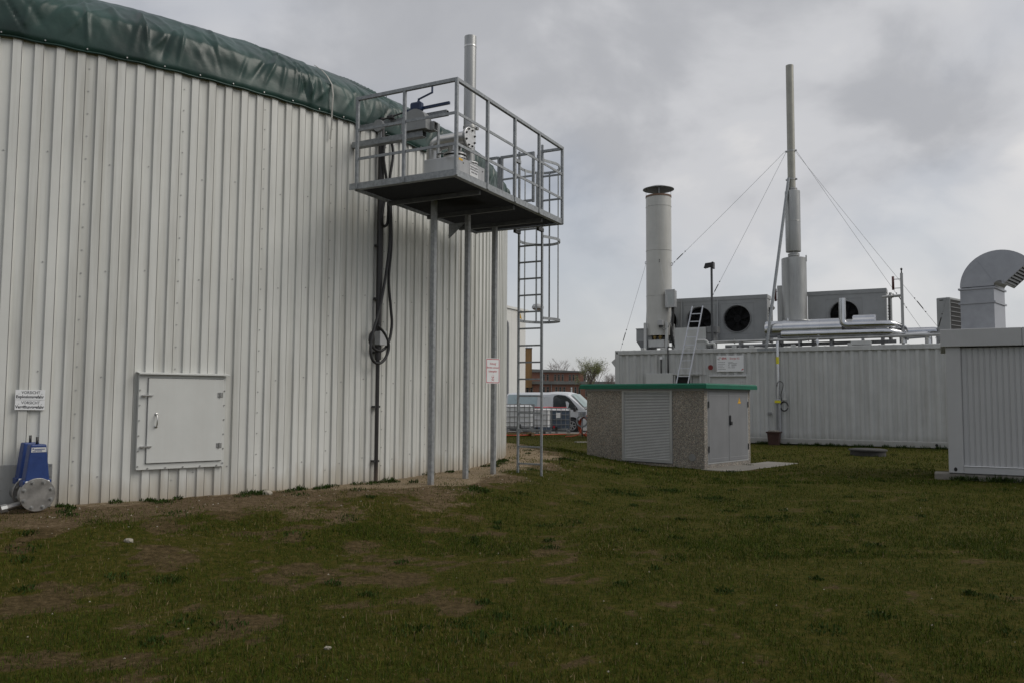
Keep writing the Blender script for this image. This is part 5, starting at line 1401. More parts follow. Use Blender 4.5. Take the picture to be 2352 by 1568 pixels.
# floodlight mast
ms = thing('floodlight_mast', 'thin dark mast with a small floodlight on the container roof', 'lamp', cpt(3.60, 0.3, 3.32), CR)
mb = MB(); mb.bbox(-0.035, 0.035, -0.035, 0.035, 0, 3.0, 0.006); mb.build('mast', M_beam, ms)
mb = MB(); mb.add([(-0.26, -0.12, 2.93), (0.06, -0.12, 3.0), (0.06, -0.12, 3.12), (-0.2, -0.12, 3.10), (-0.26, 0.12, 2.93), (0.06, 0.12, 3.0), (0.06, 0.12, 3.12), (-0.2, 0.12, 3.10)], [(0, 1, 2, 3), (4, 7, 6, 5), (0, 4, 5, 1), (1, 5, 6, 2), (2, 6, 7, 3), (3, 7, 4, 0)]); mb.bbox(0.03, 0.09, -0.13, 0.13, 2.9, 3.14, 0.01); fl_ = mb.build('lamp_head', M_black, ms)
mb = MB(); mb.add([(-0.262, -0.09, 2.945), (-0.262, 0.09, 2.945), (-0.212, 0.09, 3.08), (-0.212, -0.09, 3.08)], [(0, 1, 2, 3)]); mb.build('lamp_glass', mat('lamp_glass', (0.5, 0.52, 0.5), 0.1), fl_)
# air-conditioning unit
ac = thing('air_conditioner', 'grey upright air conditioning unit beside the big air duct', 'air conditioner', cpt(10.80, 0.8, 3.32), -50)
mb = MB(); mb.bbox(0, 0.42, 0.0, 0.9, 0.1, 1.52, 0.02); ab = mb.build('case', M_cool, ac)
mb = MB(); mb.box(0.42, 0.425, 0.05, 0.85, 0.15, 1.45); gr_ = mb.build('grille_back', M_dark, ac)
for k in range(9):
    mb = MB(); mb.box(0.425, 0.44, 0.05, 0.85, 0.18 + k * 0.145, 0.20 + k * 0.145); mb.build('grille_bar', M_grey, ac)
mb = MB(); mb.box(0, 0.1, 0.1, 0.8, 0, 0.1); mb.box(0.3, 0.4, 0.1, 0.8, 0, 0.1); mb.build('feet', M_grey, ac)
mb = MB(); mb.box(0.1, 0.22, -0.004, 0.0, 1.42, 1.45); mb.build('badge', M_boltd, ab)

# aluminium ladder between kiosk and container
p0, p1 = at_d(1583, 877, 29.6), at_d(1613, 716, 30.3)
p1 = cpt(2.83, -0.05, 4.6)
al_ = thing('aluminium_ladder', 'aluminium ladder leaning against the container roof behind the kiosk', 'ladder', cpt(2.2, -1.05, 0), CR)
bl, tl, brr, tr = (0.0, 0, 0), (0.78, 1.0, 4.85), (0.45, 0, 0), (1.16, 1.0, 4.85)
def lerp3(a, b, t): return tuple(a[i] + (b[i] - a[i]) * t for i in range(3))
M_alu = mat('aluminium', (0.56, 0.58, 0.63), 0.4, 0.3, 0.08)
for a, b in ((bl, tl), (brr, tr)): MB().beam(a, b, 0.028, 0.07, (0, -1, 0.2)).build('stile', M_alu, al_)
for k in range(1, 17):
    t = k * 0.285 / 4.95 + 0.02
    if t < 0.98: MB().beam(lerp3(bl, tl, t), lerp3(brr, tr, t), 0.03, 0.03).build('rung', M_alu, al_)

# ================================================================ site cabin with air duct
BL, BR_ = (8.42, 16.04, -0.17), -27.5
cab = thing('site_cabin', 'white ribbed site cabin standing on a concrete strip at the right edge', 'cabin', BL, BR_)
mb = MB(); mb.bbox(0, 0.255, 0.0, 0.2, 0, 2.42, 0.012); mb.build('corner_post', M_cabin, cab)
mb = MB(); mb.bbox(0.255, 6.0, 0.0, 0.15, 0.0, 0.135, 0.01); mb.build('floor_rail', M_cabin, cab)
mb = MB(); mb.bbox(0.256, 6.0, -0.012, 0.02, 0.135, 0.15, 0.004); mb.build('drip_rail', M_signw, cab)
mb = MB(); P_ = []
x = 0.256
while x < 5.95:
    for f, d in ((0, 0.012), (0.012, 0.012), (0.018, 0.0), (0.082, 0.0), (0.088, 0.012)): P_.append((x + f, d))
    x += 0.0985
n_ = len(P_)
mb.add([(a, d + 0.045, zz) for zz in (0.14, 2.40) for a, d in P_], [(i, i + 1, n_ + i + 1, n_ + i) for i in range(n_ - 1)]); mb.build('wall_panel', M_cabin, cab)
mb = MB(); mb.box(0.03, 6.0, 0.08, 2.4, 0.02, 2.4); mb.build('cabin_body', M_cabin, cab)
mb = MB(); mb.bbox(-0.085, 0.72 + 0.55, -0.06, 2.5, 2.42, 2.755, 0.008); mb.build('roof_fascia', M_cabin, cab); mb = MB(); mb.bbox(1.275, 6.05, -0.058, 2.5, 2.42, 2.757, 0.006); mb.build('roof_fascia', M_cabin, cab)
mb = MB(); mb.prism([(0.115 + 0.03 * math.cos(R_(a)), -0.003, 0.075 + 0.04 * math.sin(R_(a))) for a in range(0, 360, 30)], (0, 0.006, 0)); mb.build('casting_hole', M_dark, cab)
mb = MB(); mb.bbox(-0.25, 6.3, 0.02, 0.42, -0.35, -0.005, 0.02); fs_ = mb.build('foundation_strip', M_conc, kind='structure'); fs_.location = BL; fs_.rotation_euler = (0, 0, R_(BR_))

dc = thing('air_duct', 'big zinc air duct elbow with louvred mouth on the cabin roof', 'duct', (8.98, 16.48, 2.44), -43)
DW, DD = 0.60, 0.86
mb = MB(); mb.box(0, DW, 0, DD, 0.0, 0.70); d1 = mb.build('lower_duct', M_duct, dc)
mb = MB(); mb.box(0, DW, 0, DD, 0.70, 0.985); d2 = mb.build('upper_duct', M_duct, dc)
for zz in (0.70, 0.985):
    mb = MB(); mb.box(-0.03, DW + 0.03, -0.03, DD + 0.03, zz - 0.018, zz + 0.018); mb.build('duct_flange', M_duct, dc)
# elbow: quarter-and-a-half turn about an axis along y
pv = (DW + 0.09, 1.02); ri, ro = 0.09, DW + 0.09
mb = MB(); N = 22; A0, A1 = 180, 42
vs = []
for k in range(N + 1):
    a = R_(A0 + (A1 - A0) * k / N)
    for rr_ in (ri, ro):
        for yy in (0, DD): vs.append((pv[0] + rr_ * math.cos(a), yy, pv[1] + rr_ * math.sin(a)))
fs = []
for k in range(N):
    i, j = 4 * k, 4 * k + 4
    fs += [(i, j, j + 2, i + 2), (i + 1, i + 3, j + 3, j + 1), (i + 2, j + 2, j + 3, i + 3), (i, i + 1, j + 1, j)]
mb.add(vs, fs); mb.build('elbow', M_duct, dc)
mb = MB(); q1 = Vector((pv[0] + ri * math.cos(R_(150)), -0.004, pv[1] + ri * math.sin(R_(150)))); q2 = Vector((pv[0] + ro * math.cos(R_(125)), -0.004, pv[1] + ro * math.sin(R_(125)))); mb.beam(q1, q2, 0.008, 0.01, (0, 1, 0)); mb.build('fold_line', M_duct, dc)
ua = Vector((math.cos(R_(A1)), 0, math.sin(R_(A1)))); ta = Vector((math.sin(R_(A1)), 0, -math.cos(R_(A1)))); c0 = Vector((pv[0], 0, pv[1]))
mb = MB()
mb.beam(c0 + ua * ri + Vector((0, DD / 2, 0)) + ta * 0.02 + Vector((0, -DD / 2 - .02, 0)), c0 + ua * ri + ta * 0.02 + Vector((0, DD + .02, 0)), 0.05, 0.05, ua); mb.beam(c0 + ua * ro + ta * 0.02 + Vector((0, -.02, 0)), c0 + ua * ro + ta * 0.02 + Vector((0, DD + .02, 0)), 0.05, 0.05, ua)
mb.beam(c0 + ua * ri + ta * 0.02 + Vector((0, -0.005, 0)), c0 + ua * ro + ta * 0.02 + Vector((0, -0.005, 0)), 0.05, 0.03, (0, 1, 0)); mb.beam(c0 + ua * ri + ta * 0.02 + Vector((0, DD, 0)), c0 + ua * ro + ta * 0.02 + Vector((0, DD, 0)), 0.05, 0.03, (0, 1, 0))
mb.build('mouth_frame', M_duct, dc)
mb = MB(); mb.add([c0 + ua * ri, c0 + ua * ro, c0 + ua * ro + Vector((0, DD, 0)), c0 + ua * ri + Vector((0, DD, 0))], [(0, 1, 2, 3)]); mb.build('mouth_back', M_dark, dc)
for k in range(9):
    c_ = c0 + ua * (ri + 0.05 + k * (ro - ri - 0.08) / 8)
    MB().beam(c_ + ta * 0.03 + Vector((0, 0.01, 0)), c_ + ta * 0.03 + Vector((0, DD - 0.01, 0)), 0.045, 0.01, (ua * 0.7 + ta * 0.7)).build('louvre_blade', M_grey, dc)
# ================================================================ things on the lawn
bn = thing('plastic_bin', 'dark brown square bin full of stones below the container downpipe', 'bin', cpt(5.83, -0.42, 0.0), CR)
def taper(mb, cx_, cy_, z0, z1, a, b):
    mb.add([(cx_ - a, cy_ - a, z0), (cx_ + a, cy_ - a, z0), (cx_ + a, cy_ + a, z0), (cx_ - a, cy_ + a, z0), (cx_ - b, cy_ - b, z1), (cx_ + b, cy_ - b, z1), (cx_ + b, cy_ + b, z1), (cx_ - b, cy_ + b, z1)],
           [(0, 3, 2, 1), (4, 5, 6, 7), (0, 1, 5, 4), (1, 2, 6, 5), (2, 3, 7, 6), (3, 0, 4, 7)])
mb = MB(); taper(mb, 0, 0, -0.02, 0.42, 0.16, 0.20); mb.build('tub', M_brown, bn)
mb = MB(); taper(mb, 0, 0, 0.40, 0.45, 0.225, 0.235); mb.build('rim', M_brown, bn)
mb = MB()
for k in range(14): x, y = random.uniform(-.16, .16), random.uniform(-.16, .16); mb.lathe([(0.01, 0), (0.05, 0.02), (0.045, 0.06), (0.01, 0.08)], (x, y, 0.42), 'z', 7)
mb.build('stones', M_conc, bn, kind='stuff')
mh = thing('manhole_cover', 'dark round manhole rim rising from the lawn before the container', 'manhole', (9.85, 23.0, -0.32))
mb = MB(); mb.lathe([(0.46, 0.0), (0.46, 0.15), (0.50, 0.155), (0.50, 0.19), (0.48, 0.195)], (0, 0, 0), 'z', 36); mb.build('ring', M_iron, mh, 'auto')
mb = MB(); mb.lathe([(0.44, 0.196), (0.43, 0.206), (0.05, 0.21)], (0, 0, 0), 'z', 36); mb.build('lid', M_iron, mh, 'auto')
def stone(label, u, v, size, seed):
    p = at_z(u, v, -0.15); p.z = float(ground_z(np.array([p.x]), np.array([p.y]))[0])
    bm = bmesh.new(); bmesh.ops.create_icosphere(bm, subdivisions=2, radius=size)
    rr = random.Random(seed)
    for q in bm.verts: q.co = Vector((q.co.x * 1.3, q.co.y * 0.9, q.co.z * 0.7)) * rr.uniform(0.8, 1.12)
    me_ = bpy.data.meshes.new('stone'); bm.to_mesh(me_); bm.free(); me_.materials.append(M_stone)
    o_ = link(bpy.data.objects.new('stone', me_)); o_.location = p + Vector((0, 0, size * 0.3)); tag(o_, label, 'stone')
stone('largest pale stone lying on bare soil near the tank hatch', 612, 1163, 0.055, 1)
stone('pale stone lying in the grass in front of the tank', 295, 1249, 0.035, 2)
stone('small white stone in the grass left of centre foreground', 754, 1432, 0.018, 3)

# ================================================================ totes, van, hose reel
def tote(label, loc, rot, mfill, level, first=[None]):
    t_ = thing('tote_tank', label, 'tote', loc, rot, 'caged plastic totes by the yard')
    bm = bmesh.new(); bmesh.ops.create_cube(bm, size=1)
    for q in bm.verts: q.co = Vector((q.co.x * 1.12, q.co.y * 0.92, q.co.z * 0.96 + 0.66))
    bmesh.ops.bevel(bm, geom=bm.edges[:], offset=0.075, segments=3, affect='EDGES')
    me_ = bpy.data.meshes.new('bottle'); bm.to_mesh(me_); bm.free(); me_.materials.append(M_ibc)
    link(bpy.data.objects.new('bottle', me_), t_)
    if level:
        mb = MB(); mb.box(-0.564, 0.564, -0.464, 0.464, level[0], level[1]); mb.build('liquid', mfill, t_)
    mb = MB()
    for zz in (0.20, 0.42, 0.64, 0.86, 1.04, 1.145):
        mb.tube([(-0.6, -0.5, zz), (0.6, -0.5, zz), (0.6, 0.5, zz), (-0.6, 0.5, zz)], 0.014, 5, closed=True)
    for k in range(7):
        x = -0.6 + 0.2 * k
        for y in (-0.5, 0.5): mb.tube([(x, y, 0.16), (x, y, 1.145)], 0.014, 5)
    for k in range(1, 6):
        y = -0.5 + k / 6
        for x in (-0.6, 0.6): mb.tube([(x, y, 0.16), (x, y, 1.145)], 0.014, 5)
    mb.build('cage', M_grey, t_)
    mb = MB(); mb.box(-0.6, 0.6, -0.5, 0.5, 0.13, 0.16)
    for x in (-0.55, 0.0, 0.55):
        for y in (-0.45, 0.45): mb.box(x - 0.06, x + 0.06, y - 0.05, y + 0.05, 0.0, 0.13)
    mb.build('pallet', M_galv, t_)
    mb = MB(); mb.lathe([(0.09, 1.14), (0.09, 1.18), (0.02, 1.185)], (0, 0, 0), 'z', 16); mb.build('lid', M_boltd, t_)
    mb = MB(); mb.cyl((0, -0.44, 0.25), (0, -0.56, 0.25), 0.05, 10); mb.bbox(-0.05, 0.05, -0.6, -0.54, 0.2, 0.34, 0.01); mb.build('tap', M_black, t_)
    return t_
p = at_z(1190, 992, -0.3)
ta = tote('white caged tote on a wooden pallet right beside the tank edge', (p.x, 34.6, -0.17), 4, M_ibcb, None)
wp_ = thing('wooden_pallet', 'wooden pallet under the tote beside the tank edge', 'pallet', (p.x, 34.6, -0.32), 4)
mb = MB()
for k in range(6): mb.box(-0.62, 0.62, -0.5 + k * 0.18, -0.38 + k * 0.18, 0.11, 0.135)
for x in (-0.55, 0, 0.55): mb.box(x - 0.06, x + 0.06, -0.5, 0.5, 0.0, 0.11)
mb.build('boards', M_wood, wp_)
p = at_z(1240, 995, -0.31)
tb = tote('white caged tote with a little liquid in the middle of the row', (1.12, 36.2, -0.33), -3, M_ibcb, (0.19, 0.33))
tc_ = tote('caged tote full of dark blue liquid right of the white ones', (2.02, 37.3, -0.35), -3, M_ibcb, (0.26, 1.06))
mb = MB(); mb.box(-0.02, 0.17, -0.512, -0.508, 0.72, 0.95); mb.build('label_card', M_signw, tc_)
mb = MB(); mb.box(-0.16, -0.07, -0.52, -0.47, 0.27, 0.37); mb.build('red_tag', M_red, tc_)
mb = MB(); mb.tube(smooth_path([(0.75, 35.9, 0.86), (1.3, 35.75, 0.845), (1.6, 36.4, 0.85), (2.0, 36.8, 0.83), (2.45, 36.9, 0.84)], 6), 0.018, 7); o_ = mb.build('red_hose', M_red, None, True); tag(o_, 'red hose lying across the tops of the totes', 'hose')
mb = MB(); mb.tube(smooth_path([(-1.5, 33.6, -0.27), (0.0, 33.7, -0.27), (1.2, 34.6, -0.28), (2.2, 35.2, -0.28), (3.4, 34.6, -0.28), (3.0, 33.6, -0.27)], 8), 0.022, 7); o_ = mb.build('ground_hose', M_orange, None, True); tag(o_, 'orange hose trailing along the lawn edge in front of the totes', 'hose')
hr = thing('hose_reel_stand', 'steel post with funnel and orange hose loops left of the kiosk', 'hose reel', (2.86, 33.6, -0.30))
mb = MB(); mb.cyl((0, 0, -0.05), (0, 0, 0.75), 0.028, 10); mb.build('post', M_galv, hr, True)
mb = MB(); mb.lathe([(0.10, 0.78), (0.17, 0.80), (0.17, 1.0), (0.15, 1.01)], (0, 0, 0), 'z', 20); mb.build('funnel', M_duct, hr, 'auto')
mb = MB(); mb.lathe([(0.19, -0.06), (0.25, -0.06), (0.25, 0.06), (0.19, 0.06)], (0, 0.0, 0.62), 'y', 24, cap=False); mb.build('drum', M_galv, hr, 'auto')
for k in range(5):
    a_, b_ = 0.20 + 0.025 * k, 0.42 + 0.03 * k
    mb = MB(); mb.tube([(0.05 + 0.05 * k + a_ * math.cos(w), 0.10 + 0.02 * k, 0.42 + b_ * 0.8 * math.sin(w)) for w in [2 * math.pi * q / 26 for q in range(26)]], 0.02, 6, closed=True); mb.build('hose_loop', M_orange, hr, True)
mb = MB(); mb.tube(smooth_path([(-0.05, -0.05, 0.3), (-0.15, -0.1, 0.1), (-0.4, -0.15, 0.02), (-0.7, -0.2, 0.0)], 5), 0.02, 6); mb.build('hose_end', M_orange, hr, True)
mb = MB(); mb.bbox(0, 3.2, 0, 0.12, 0, 0.09, 0.01); o_ = mb.build('timber_edging', M_wood); o_.location = (2.3, 35.0, -0.33); o_.rotation_euler = (0, 0, R_(-6)); tag(o_, 'brown timber edging beam on the ground beyond the kiosk', 'timber')
mb = MB(); mb.bbox(0, 1.6, 0, 0.35, -0.1, 0.03, 0.01); o_ = mb.build('paving_slab', M_conc, kind='structure'); o_.location = (2.25, 28.9, -0.31); o_.rotation_euler = (0, 0, R_(6))

van = thing('panel_van', 'white panel van with pale blue side graphics parked behind the totes', 'van', (3.38, 41.7, -0.42), -24)
def van_body():
    # stations along x (front axle at x=0, nose at +0.9): roof height, half width top, half width belt
    top = [(-3.6, 1.90), (-3.2, 1.955), (-1.4, 1.965), (-1.05, 2.0), (-0.6, 1.985), (-0.28, 1.90), (0.12, 1.58), (0.52, 1.20), (0.62, 1.12), (0.86, 0.98), (0.95, 0.72), (0.97, 0.45)]
    mb = MB(); secs = []
    for x, zt in top:
        sq = max(0.0, (x + 0.3) / 1.27); hw = 0.95 - 0.22 * sq ** 2.2
        belt = min(1.08, zt - 0.02)
        hw_t = hw - max(0, (zt - belt)) * 0.14
        z0 = 0.24
        half = [(hw - 0.05, z0), (hw, 0.42), (hw + 0.01, min(0.75, zt * 0.7)), (hw, belt * 0.98)]
        half += [(hw + (hw_t - hw) * 0.55, belt + (zt - belt) * 0.55), (hw_t, belt + (zt - belt) * 0.86), (hw_t - 0.16, zt - 0.01), (hw_t * 0.4, zt)]
        sec = [(x, y, z) for y, z in half] + [(x, -y, z) for y, z in reversed(half)]
        secs.append(sec)
    n_ = len(secs[0]); vs = [p_ for s_ in secs for p_ in s_]; fs = []
    for i in range(len(secs) - 1):
        for k in range(n_ - 1): fs.append((i * n_ + k, i * n_ + k + 1, (i + 1) * n_ + k + 1, (i + 1) * n_ + k))
    fs.append(tuple(range(n_))); fs.append(tuple((len(secs) - 1) * n_ + k for k in range(n_)))
    mb.add(vs, fs)
    return mb
van_body().build('body', M_van, van, 'auto')
def side_pt(x, z): 
    sq = max(0.0, (x + 0.3) / 1.27); hw = 0.95 - 0.22 * sq ** 2.2
    return -(hw - max(0, z - 1.06) * 0.14) - 0.018
mb = MB(); P_ = [(-1.02, 1.10), (0.28, 1.10), (0.22, 1.22), (-0.18, 1.66), (-0.42, 1.80), (-0.78, 1.84), (-0.98, 1.80), (-1.04, 1.70)]
mb.prism([(x, side_pt(x, z), z) for x, z in P_], (0, 0.02, 0)); mb.build('side_window', M_glass, van)
mb = MB(); mb.prism([(x, side_pt(x, z), z) for x, z in [(-3.5, 0.95), (-1.9, 0.95), (-1.9, 1.84), (-3.5, 1.84)]], (0, 0.012, 0)); gp = mb.build('blue_graphic', M_vanside, van)
mb = MB(); mb.prism([(x, side_pt(x, z) - 0.002, z) for x, z in [(-1.88, 0.95), (-1.22, 0.95), (-1.22, 1.74), (-1.88, 1.76)]], (0, 0.012, 0)); mb.build('sliding_door_panel', M_van, van)
t_ = text('WELLNER', M_vlet, van, -2.45, -0.99, 1.24, 0.85, 0.14)
# windscreen
mb = MB()
W = []
for x, z, hw in ((-0.20, 1.865, 0.66), (0.50, 1.235, 0.76)):
    W.append((x + 0.03, -hw, z + 0.022)); W.append((x + 0.07, 0, z + 0.028)); W.append((x + 0.03, hw, z + 0.022))
mb.add(W, [(0, 1, 4, 3), (1, 2, 5, 4)]); mb.build('windscreen', M_wind, van)
mb = MB(); mb.prism([(0.52, -0.80, 1.19), (0.66, -0.80, 1.115), (0.66, -0.8, 1.10), (0.50, -0.8, 1.17)], (0, 1.6, 0)); mb.build('wiper_cowl', M_black, van)
mb = MB(); mb.bbox(0.10, 0.22, -1.16, -0.97, 1.02, 1.26, 0.03); mb.build('wing_mirror', M_black, van)
for sx in (0, -3.1):
    mb = MB(); mb.lathe([(0.36, -0.955), (0.40, -0.975), (0.40, -0.94)], (sx, 0, 0.35), 'y', 28); mb.build('wheel_arch', M_black, van)
    mb = MB(); mb.lathe([(0.19, -1.0), (0.27, -1.005), (0.315, -0.985), (0.32, -0.93), (0.30, -0.78)], (sx, 0, 0.32), 'y', 32); wh = mb.build('wheel', M_tyre, van, 'auto')
    mb = MB(); mb.lathe([(0.215, -1.002), (0.205, -1.008), (0.19, -1.002)], (sx, 0, 0.32), 'y', 28, cap=False)
    for q in range(6):
        w = R_(60 * q + 12); d_ = Vector((math.cos(w), 0, math.sin(w))); c_ = Vector((sx, -1.008, 0.32)); mb.beam(c_ + d_ * 0.03, c_ + d_ * 0.205, 0.045, 0.02, (0, 1, 0))
    mb.lathe([(0.05, -1.02), (0.05, -0.99)], (sx, 0, 0.32), 'y', 16); mb.build('rim', M_rim, wh)
mb = MB(); mb.bbox(0.45, 0.60, -0.955, -0.90, 0.86, 0.95, 0.01); mb.build('side_badge', M_black, van)
mb = MB(); mb.add([(0.80, -0.62, 0.98), (0.86, -0.25, 1.0), (0.965, -0.25, 0.80), (0.93, -0.66, 0.76)], [(0, 1, 2, 3)]); mb.build('headlight', M_jacket, van)

# ================================================================ background buildings
hall = thing('white_hall', 'tall white panel-clad hall seen between the tank and the ladder', 'building', (1.08, 66, -0.4), 62.5)
for k in range(6):
    x1 = -1.2 * k; x0 = x1 - 1.188
    mb = MB(); mb.bbox(x0, x1, 0, 0.1, 0, 8.5, 0.006); mb.build('wall_panel', M_hallw, hall)
mb = MB(); mb.box(-7.1, -0.02, 0.1, 12, 0, 8.45); mb.build('core', M_hallw, hall)
mb = MB(); mb.box(-7.2, 0.35, -0.12, 12.1, 8.5, 8.68); mb.build('roof_edge', M_hallw, hall)
mb = MB(); mb.cyl((-3.25, -0.12, 0), (-3.25, -0.12, 7.0), 0.10, 10); mb.tube([(-3.25, -0.12, 7.0), (-3.27, -0.1, 7.35), (-3.5, 0.0, 7.6)], 0.10, 10); mb.build('downpipe', M_grey, hall)
fg = thing('hazard_pennant', 'yellow triangular hazard plate high on the white hall corner', 'sign', (0.62, 64.6, 7.4), 0)
mb = MB(); mb.prism([(-0.1, 0, 0.85), (0.14, 0, 0.0), (-0.12, 0, 0.08)], (0, 0.02, 0)); mb.build('plate', M_yel, fg)
sl_ = thing('street_lamp', 'street lamp with a flat round head behind the ladder', 'lamp', (2.62, 75, -0.4))
mb = MB(); mb.cyl((0, 0, 0), (0, 0, 9.7), 0.07, 10); mb.build('pole', M_galv, sl_, True)
mb = MB(); mb.lathe([(0.30, 9.68), (0.55, 9.78), (0.55, 9.95), (0.42, 10.15), (0.05, 10.2)], (-0.28, 0, 0), 'z', 24); mb.build('lamp_head', M_cabin, sl_, 'auto')
mb = MB(); mb.lathe([(0.48, 9.70), (0.30, 9.62), (0.05, 9.6)], (-0.28, 0, 0), 'z', 20); mb.build('lamp_bowl', mat('lamp_bowl', (0.35, 0.26, 0.2), 0.3), sl_, 'auto')

bb = thing('brick_factory', 'long red brick factory with two window rows behind the van', 'building', (0, 170, -0.5))
mb = MB(); mb.box(-14, 21.0, 0, 14, 0, 4.75); mb.build('wall', M_brick, bb)
mb = MB(); mb.box(4.2, 15.2, 3.5, 14, 4.75, 7.3); mb.build('upper_wall', M_brick, bb)
mb = MB(); mb.box(-14.2, 21.3, -0.4, 14.2, 4.75, 5.35); mb.build('lower_roof', M_roofgrey, bb)
mb = MB(); mb.prism([(3.9, 3.1, 7.3), (15.5, 3.1, 7.3), (15.5, 3.1, 7.55), (10.0, 3.1, 7.75), (3.9, 3.1, 7.95)], (0, 11.2, 0)); mb.build('upper_roof', M_roofgrey, bb)
def upx(c): return (2000 + c * 0.287) / 1.7415
def win(cx0, cx1, z0, z1, y, open_=False):
    x0, x1 = at_d(upx(cx0), 890, 170 + y).x, at_d(upx(cx1), 890, 170 + y).x
    mb = MB(); mb.box(x0, x1, y - 0.06, y + 0.1, z0, z0 + 0.1); mb.box(x0, x1, y - 0.06, y + 0.1, z1 - 0.1, z1); mb.box(x0, x0 + 0.12, y - 0.06, y + 0.1, z0 + 0.1, z1 - 0.1); mb.box(x1 - 0.12, x1, y - 0.06, y + 0.1, z0 + 0.1, z1 - 0.1)
    mb.box(x0 + 0.12, x1 - 0.12, y - 0.055, y + 0.1, z0 + (z1 - z0) * 0.68, z0 + (z1 - z0) * 0.68 + 0.07)
    w_ = mb.build('window', M_frame, bb)
    mb = MB(); mb.box(x0 + 0.12, x1 - 0.12, y - 0.02, y + 0.05, z0 + 0.1, z1 - 0.1); mb.build('pane', M_ibc if open_ else M_pane, w_)
    mb = MB(); mb.box(x0 - 0.1, x1 + 0.1, y - 0.12, y - 0.005, z0 - 0.1, z0); mb.build('sill', M_conc, w_)
for a, b in ((595, 626), (648, 682), (752, 784), (804, 836), (858, 888), (958, 990), (1008, 1040), (1060, 1090), (1165, 1195), (1215, 1245)): win(a, b, 5.5, 6.9, 3.5)
for k, (a, b) in enumerate(((365, 405), (420, 460), (545, 572), (590, 630), (648, 686), (768, 802), (822, 857), (877, 912), (980, 1015), (1035, 1068), (1088, 1122), (1188, 1220), (1240, 1275))): win(a, b, 2.3, 4.25, 0.0, k == 8)
for u in (1230.5, 1148 + 0):
    pass
mb = MB(); x = at_d(upx(715), 890, 170).x; mb.cyl((x, -0.12, 0), (x, -0.12, 4.75), 0.09, 8); mb.build('downpipe', M_grey, bb)
ch = thing('brick_chimney', 'square yellow brick chimney on the factory roof behind the ladder', 'chimney', (3.40, 168, -0.5))
mb = MB(); mb.box(-0.66, 0.68, 0, 1.4, 4.0, 11.9); mb.build('shaft', M_ybrick, ch)
mb = MB(); mb.box(-0.74, 0.76, -0.08, 1.48, 11.9, 12.05); mb.build('cap', M_iron, ch)
for x in (-0.5, -0.3, 0.1, 0.5): MB().cyl((x, 0.5, 12.0), (x, 0.5, 12.75), 0.035, 5).build('lightning_rod', M_galv, ch)

# ================================================================ trees
def tree(label, loc, h, spread, seed, bark, leaf=None, depth=5, nleaf=0, lsize=0.2, first=0.28):
    t_ = thing('bare_tree' if not leaf else 'budding_tree', label, 'tree', loc)
    rr = random.Random(seed); mb = MB(); tips = []; trunk = MB()
    def grow(p, d, l, r, lev):
        n_ = 3; P_ = [p]; q = p
        for k in range(n_):
            d = (d + Vector((rr.uniform(-1, 1), rr.uniform(-1, 1), rr.uniform(-0.4, 0.7))) * 0.14).normalized(); q = q + d * (l / n_); P_.append(q)
        (trunk if lev == 0 else mb).tube(P_, [r, r * 0.88, r * 0.76, r * 0.66], 6 if lev < 2 else 3, cap=False)
        if lev >= 3: tips.extend(P_[1:])
        if lev < depth:
            for k in range(rr.choice([3, 4]) if lev else 6):
                a = rr.uniform(0, 2 * math.pi); tilt = rr.uniform(0.3, 0.85) * spread
                s_ = Vector((math.cos(a), math.sin(a), 0)); nd = (d * math.cos(tilt) + s_ * math.sin(tilt)).normalized()
                st_ = P_[rr.choice([2, 3, 3])] if lev else P_[1].lerp(P_[3], rr.random())
                grow(st_, nd, l * rr.uniform(0.55, 0.8), r * 0.55, lev + 1)
    grow(Vector((0, 0, 0)), Vector((0, 0, 1)), h * first * 1.3, h * 0.024, 0)
    top_ = max(p_[2] for p_ in mb.v); kz = h / top_
    for q_ in (mb, trunk): q_.v = [(p_[0] * kz, p_[1] * kz, p_[2] * kz) for p_ in q_.v]
    tips = [p_ * kz for p_ in tips]
    trunk.build('trunk', bark, t_); 
    cr = mb.build('crown', bark, t_, fix=False)
    if leaf:
        lb = MB()
        for k in range(nleaf):
            p = rr.choice(tips) + Vector((rr.gauss(0, 0.25), rr.gauss(0, 0.25), rr.gauss(0, 0.25)))
            a, b = Vector((rr.gauss(0, 1), rr.gauss(0, 1), rr.gauss(0, 1))).normalized() * lsize, Vector((rr.gauss(0, 1), rr.gauss(0, 1), rr.gauss(0, 1))).normalized() * lsize
            lb.add([p, p + a, p + a * 0.6 + b, p + b * 0.7], [(0, 1, 2, 3)])
        lb.build('leaves', leaf, cr, fix=False, kind='stuff')
    return t_
tree('bare grey-brown tree rising above the left part of the factory roof', (13.1, 205, -0.5), 12.0, 0.8, 4, M_barkl, depth=5)
tree('yellow-green budding tree in front of the right end of the factory', (14.0, 150, -0.5), 9.6, 0.8, 9, M_bark, M_leaf, 5, 4200, 0.11)
tree('bare tree right of the budding tree beside the container', (17.3, 158, -0.5), 8.4, 0.75, 15, M_barkl, depth=5)
tree('small bare tree between the two larger trees above the roof', (19.3, 230, -0.5), 10.6, 0.9, 21, M_barkl, depth=4)

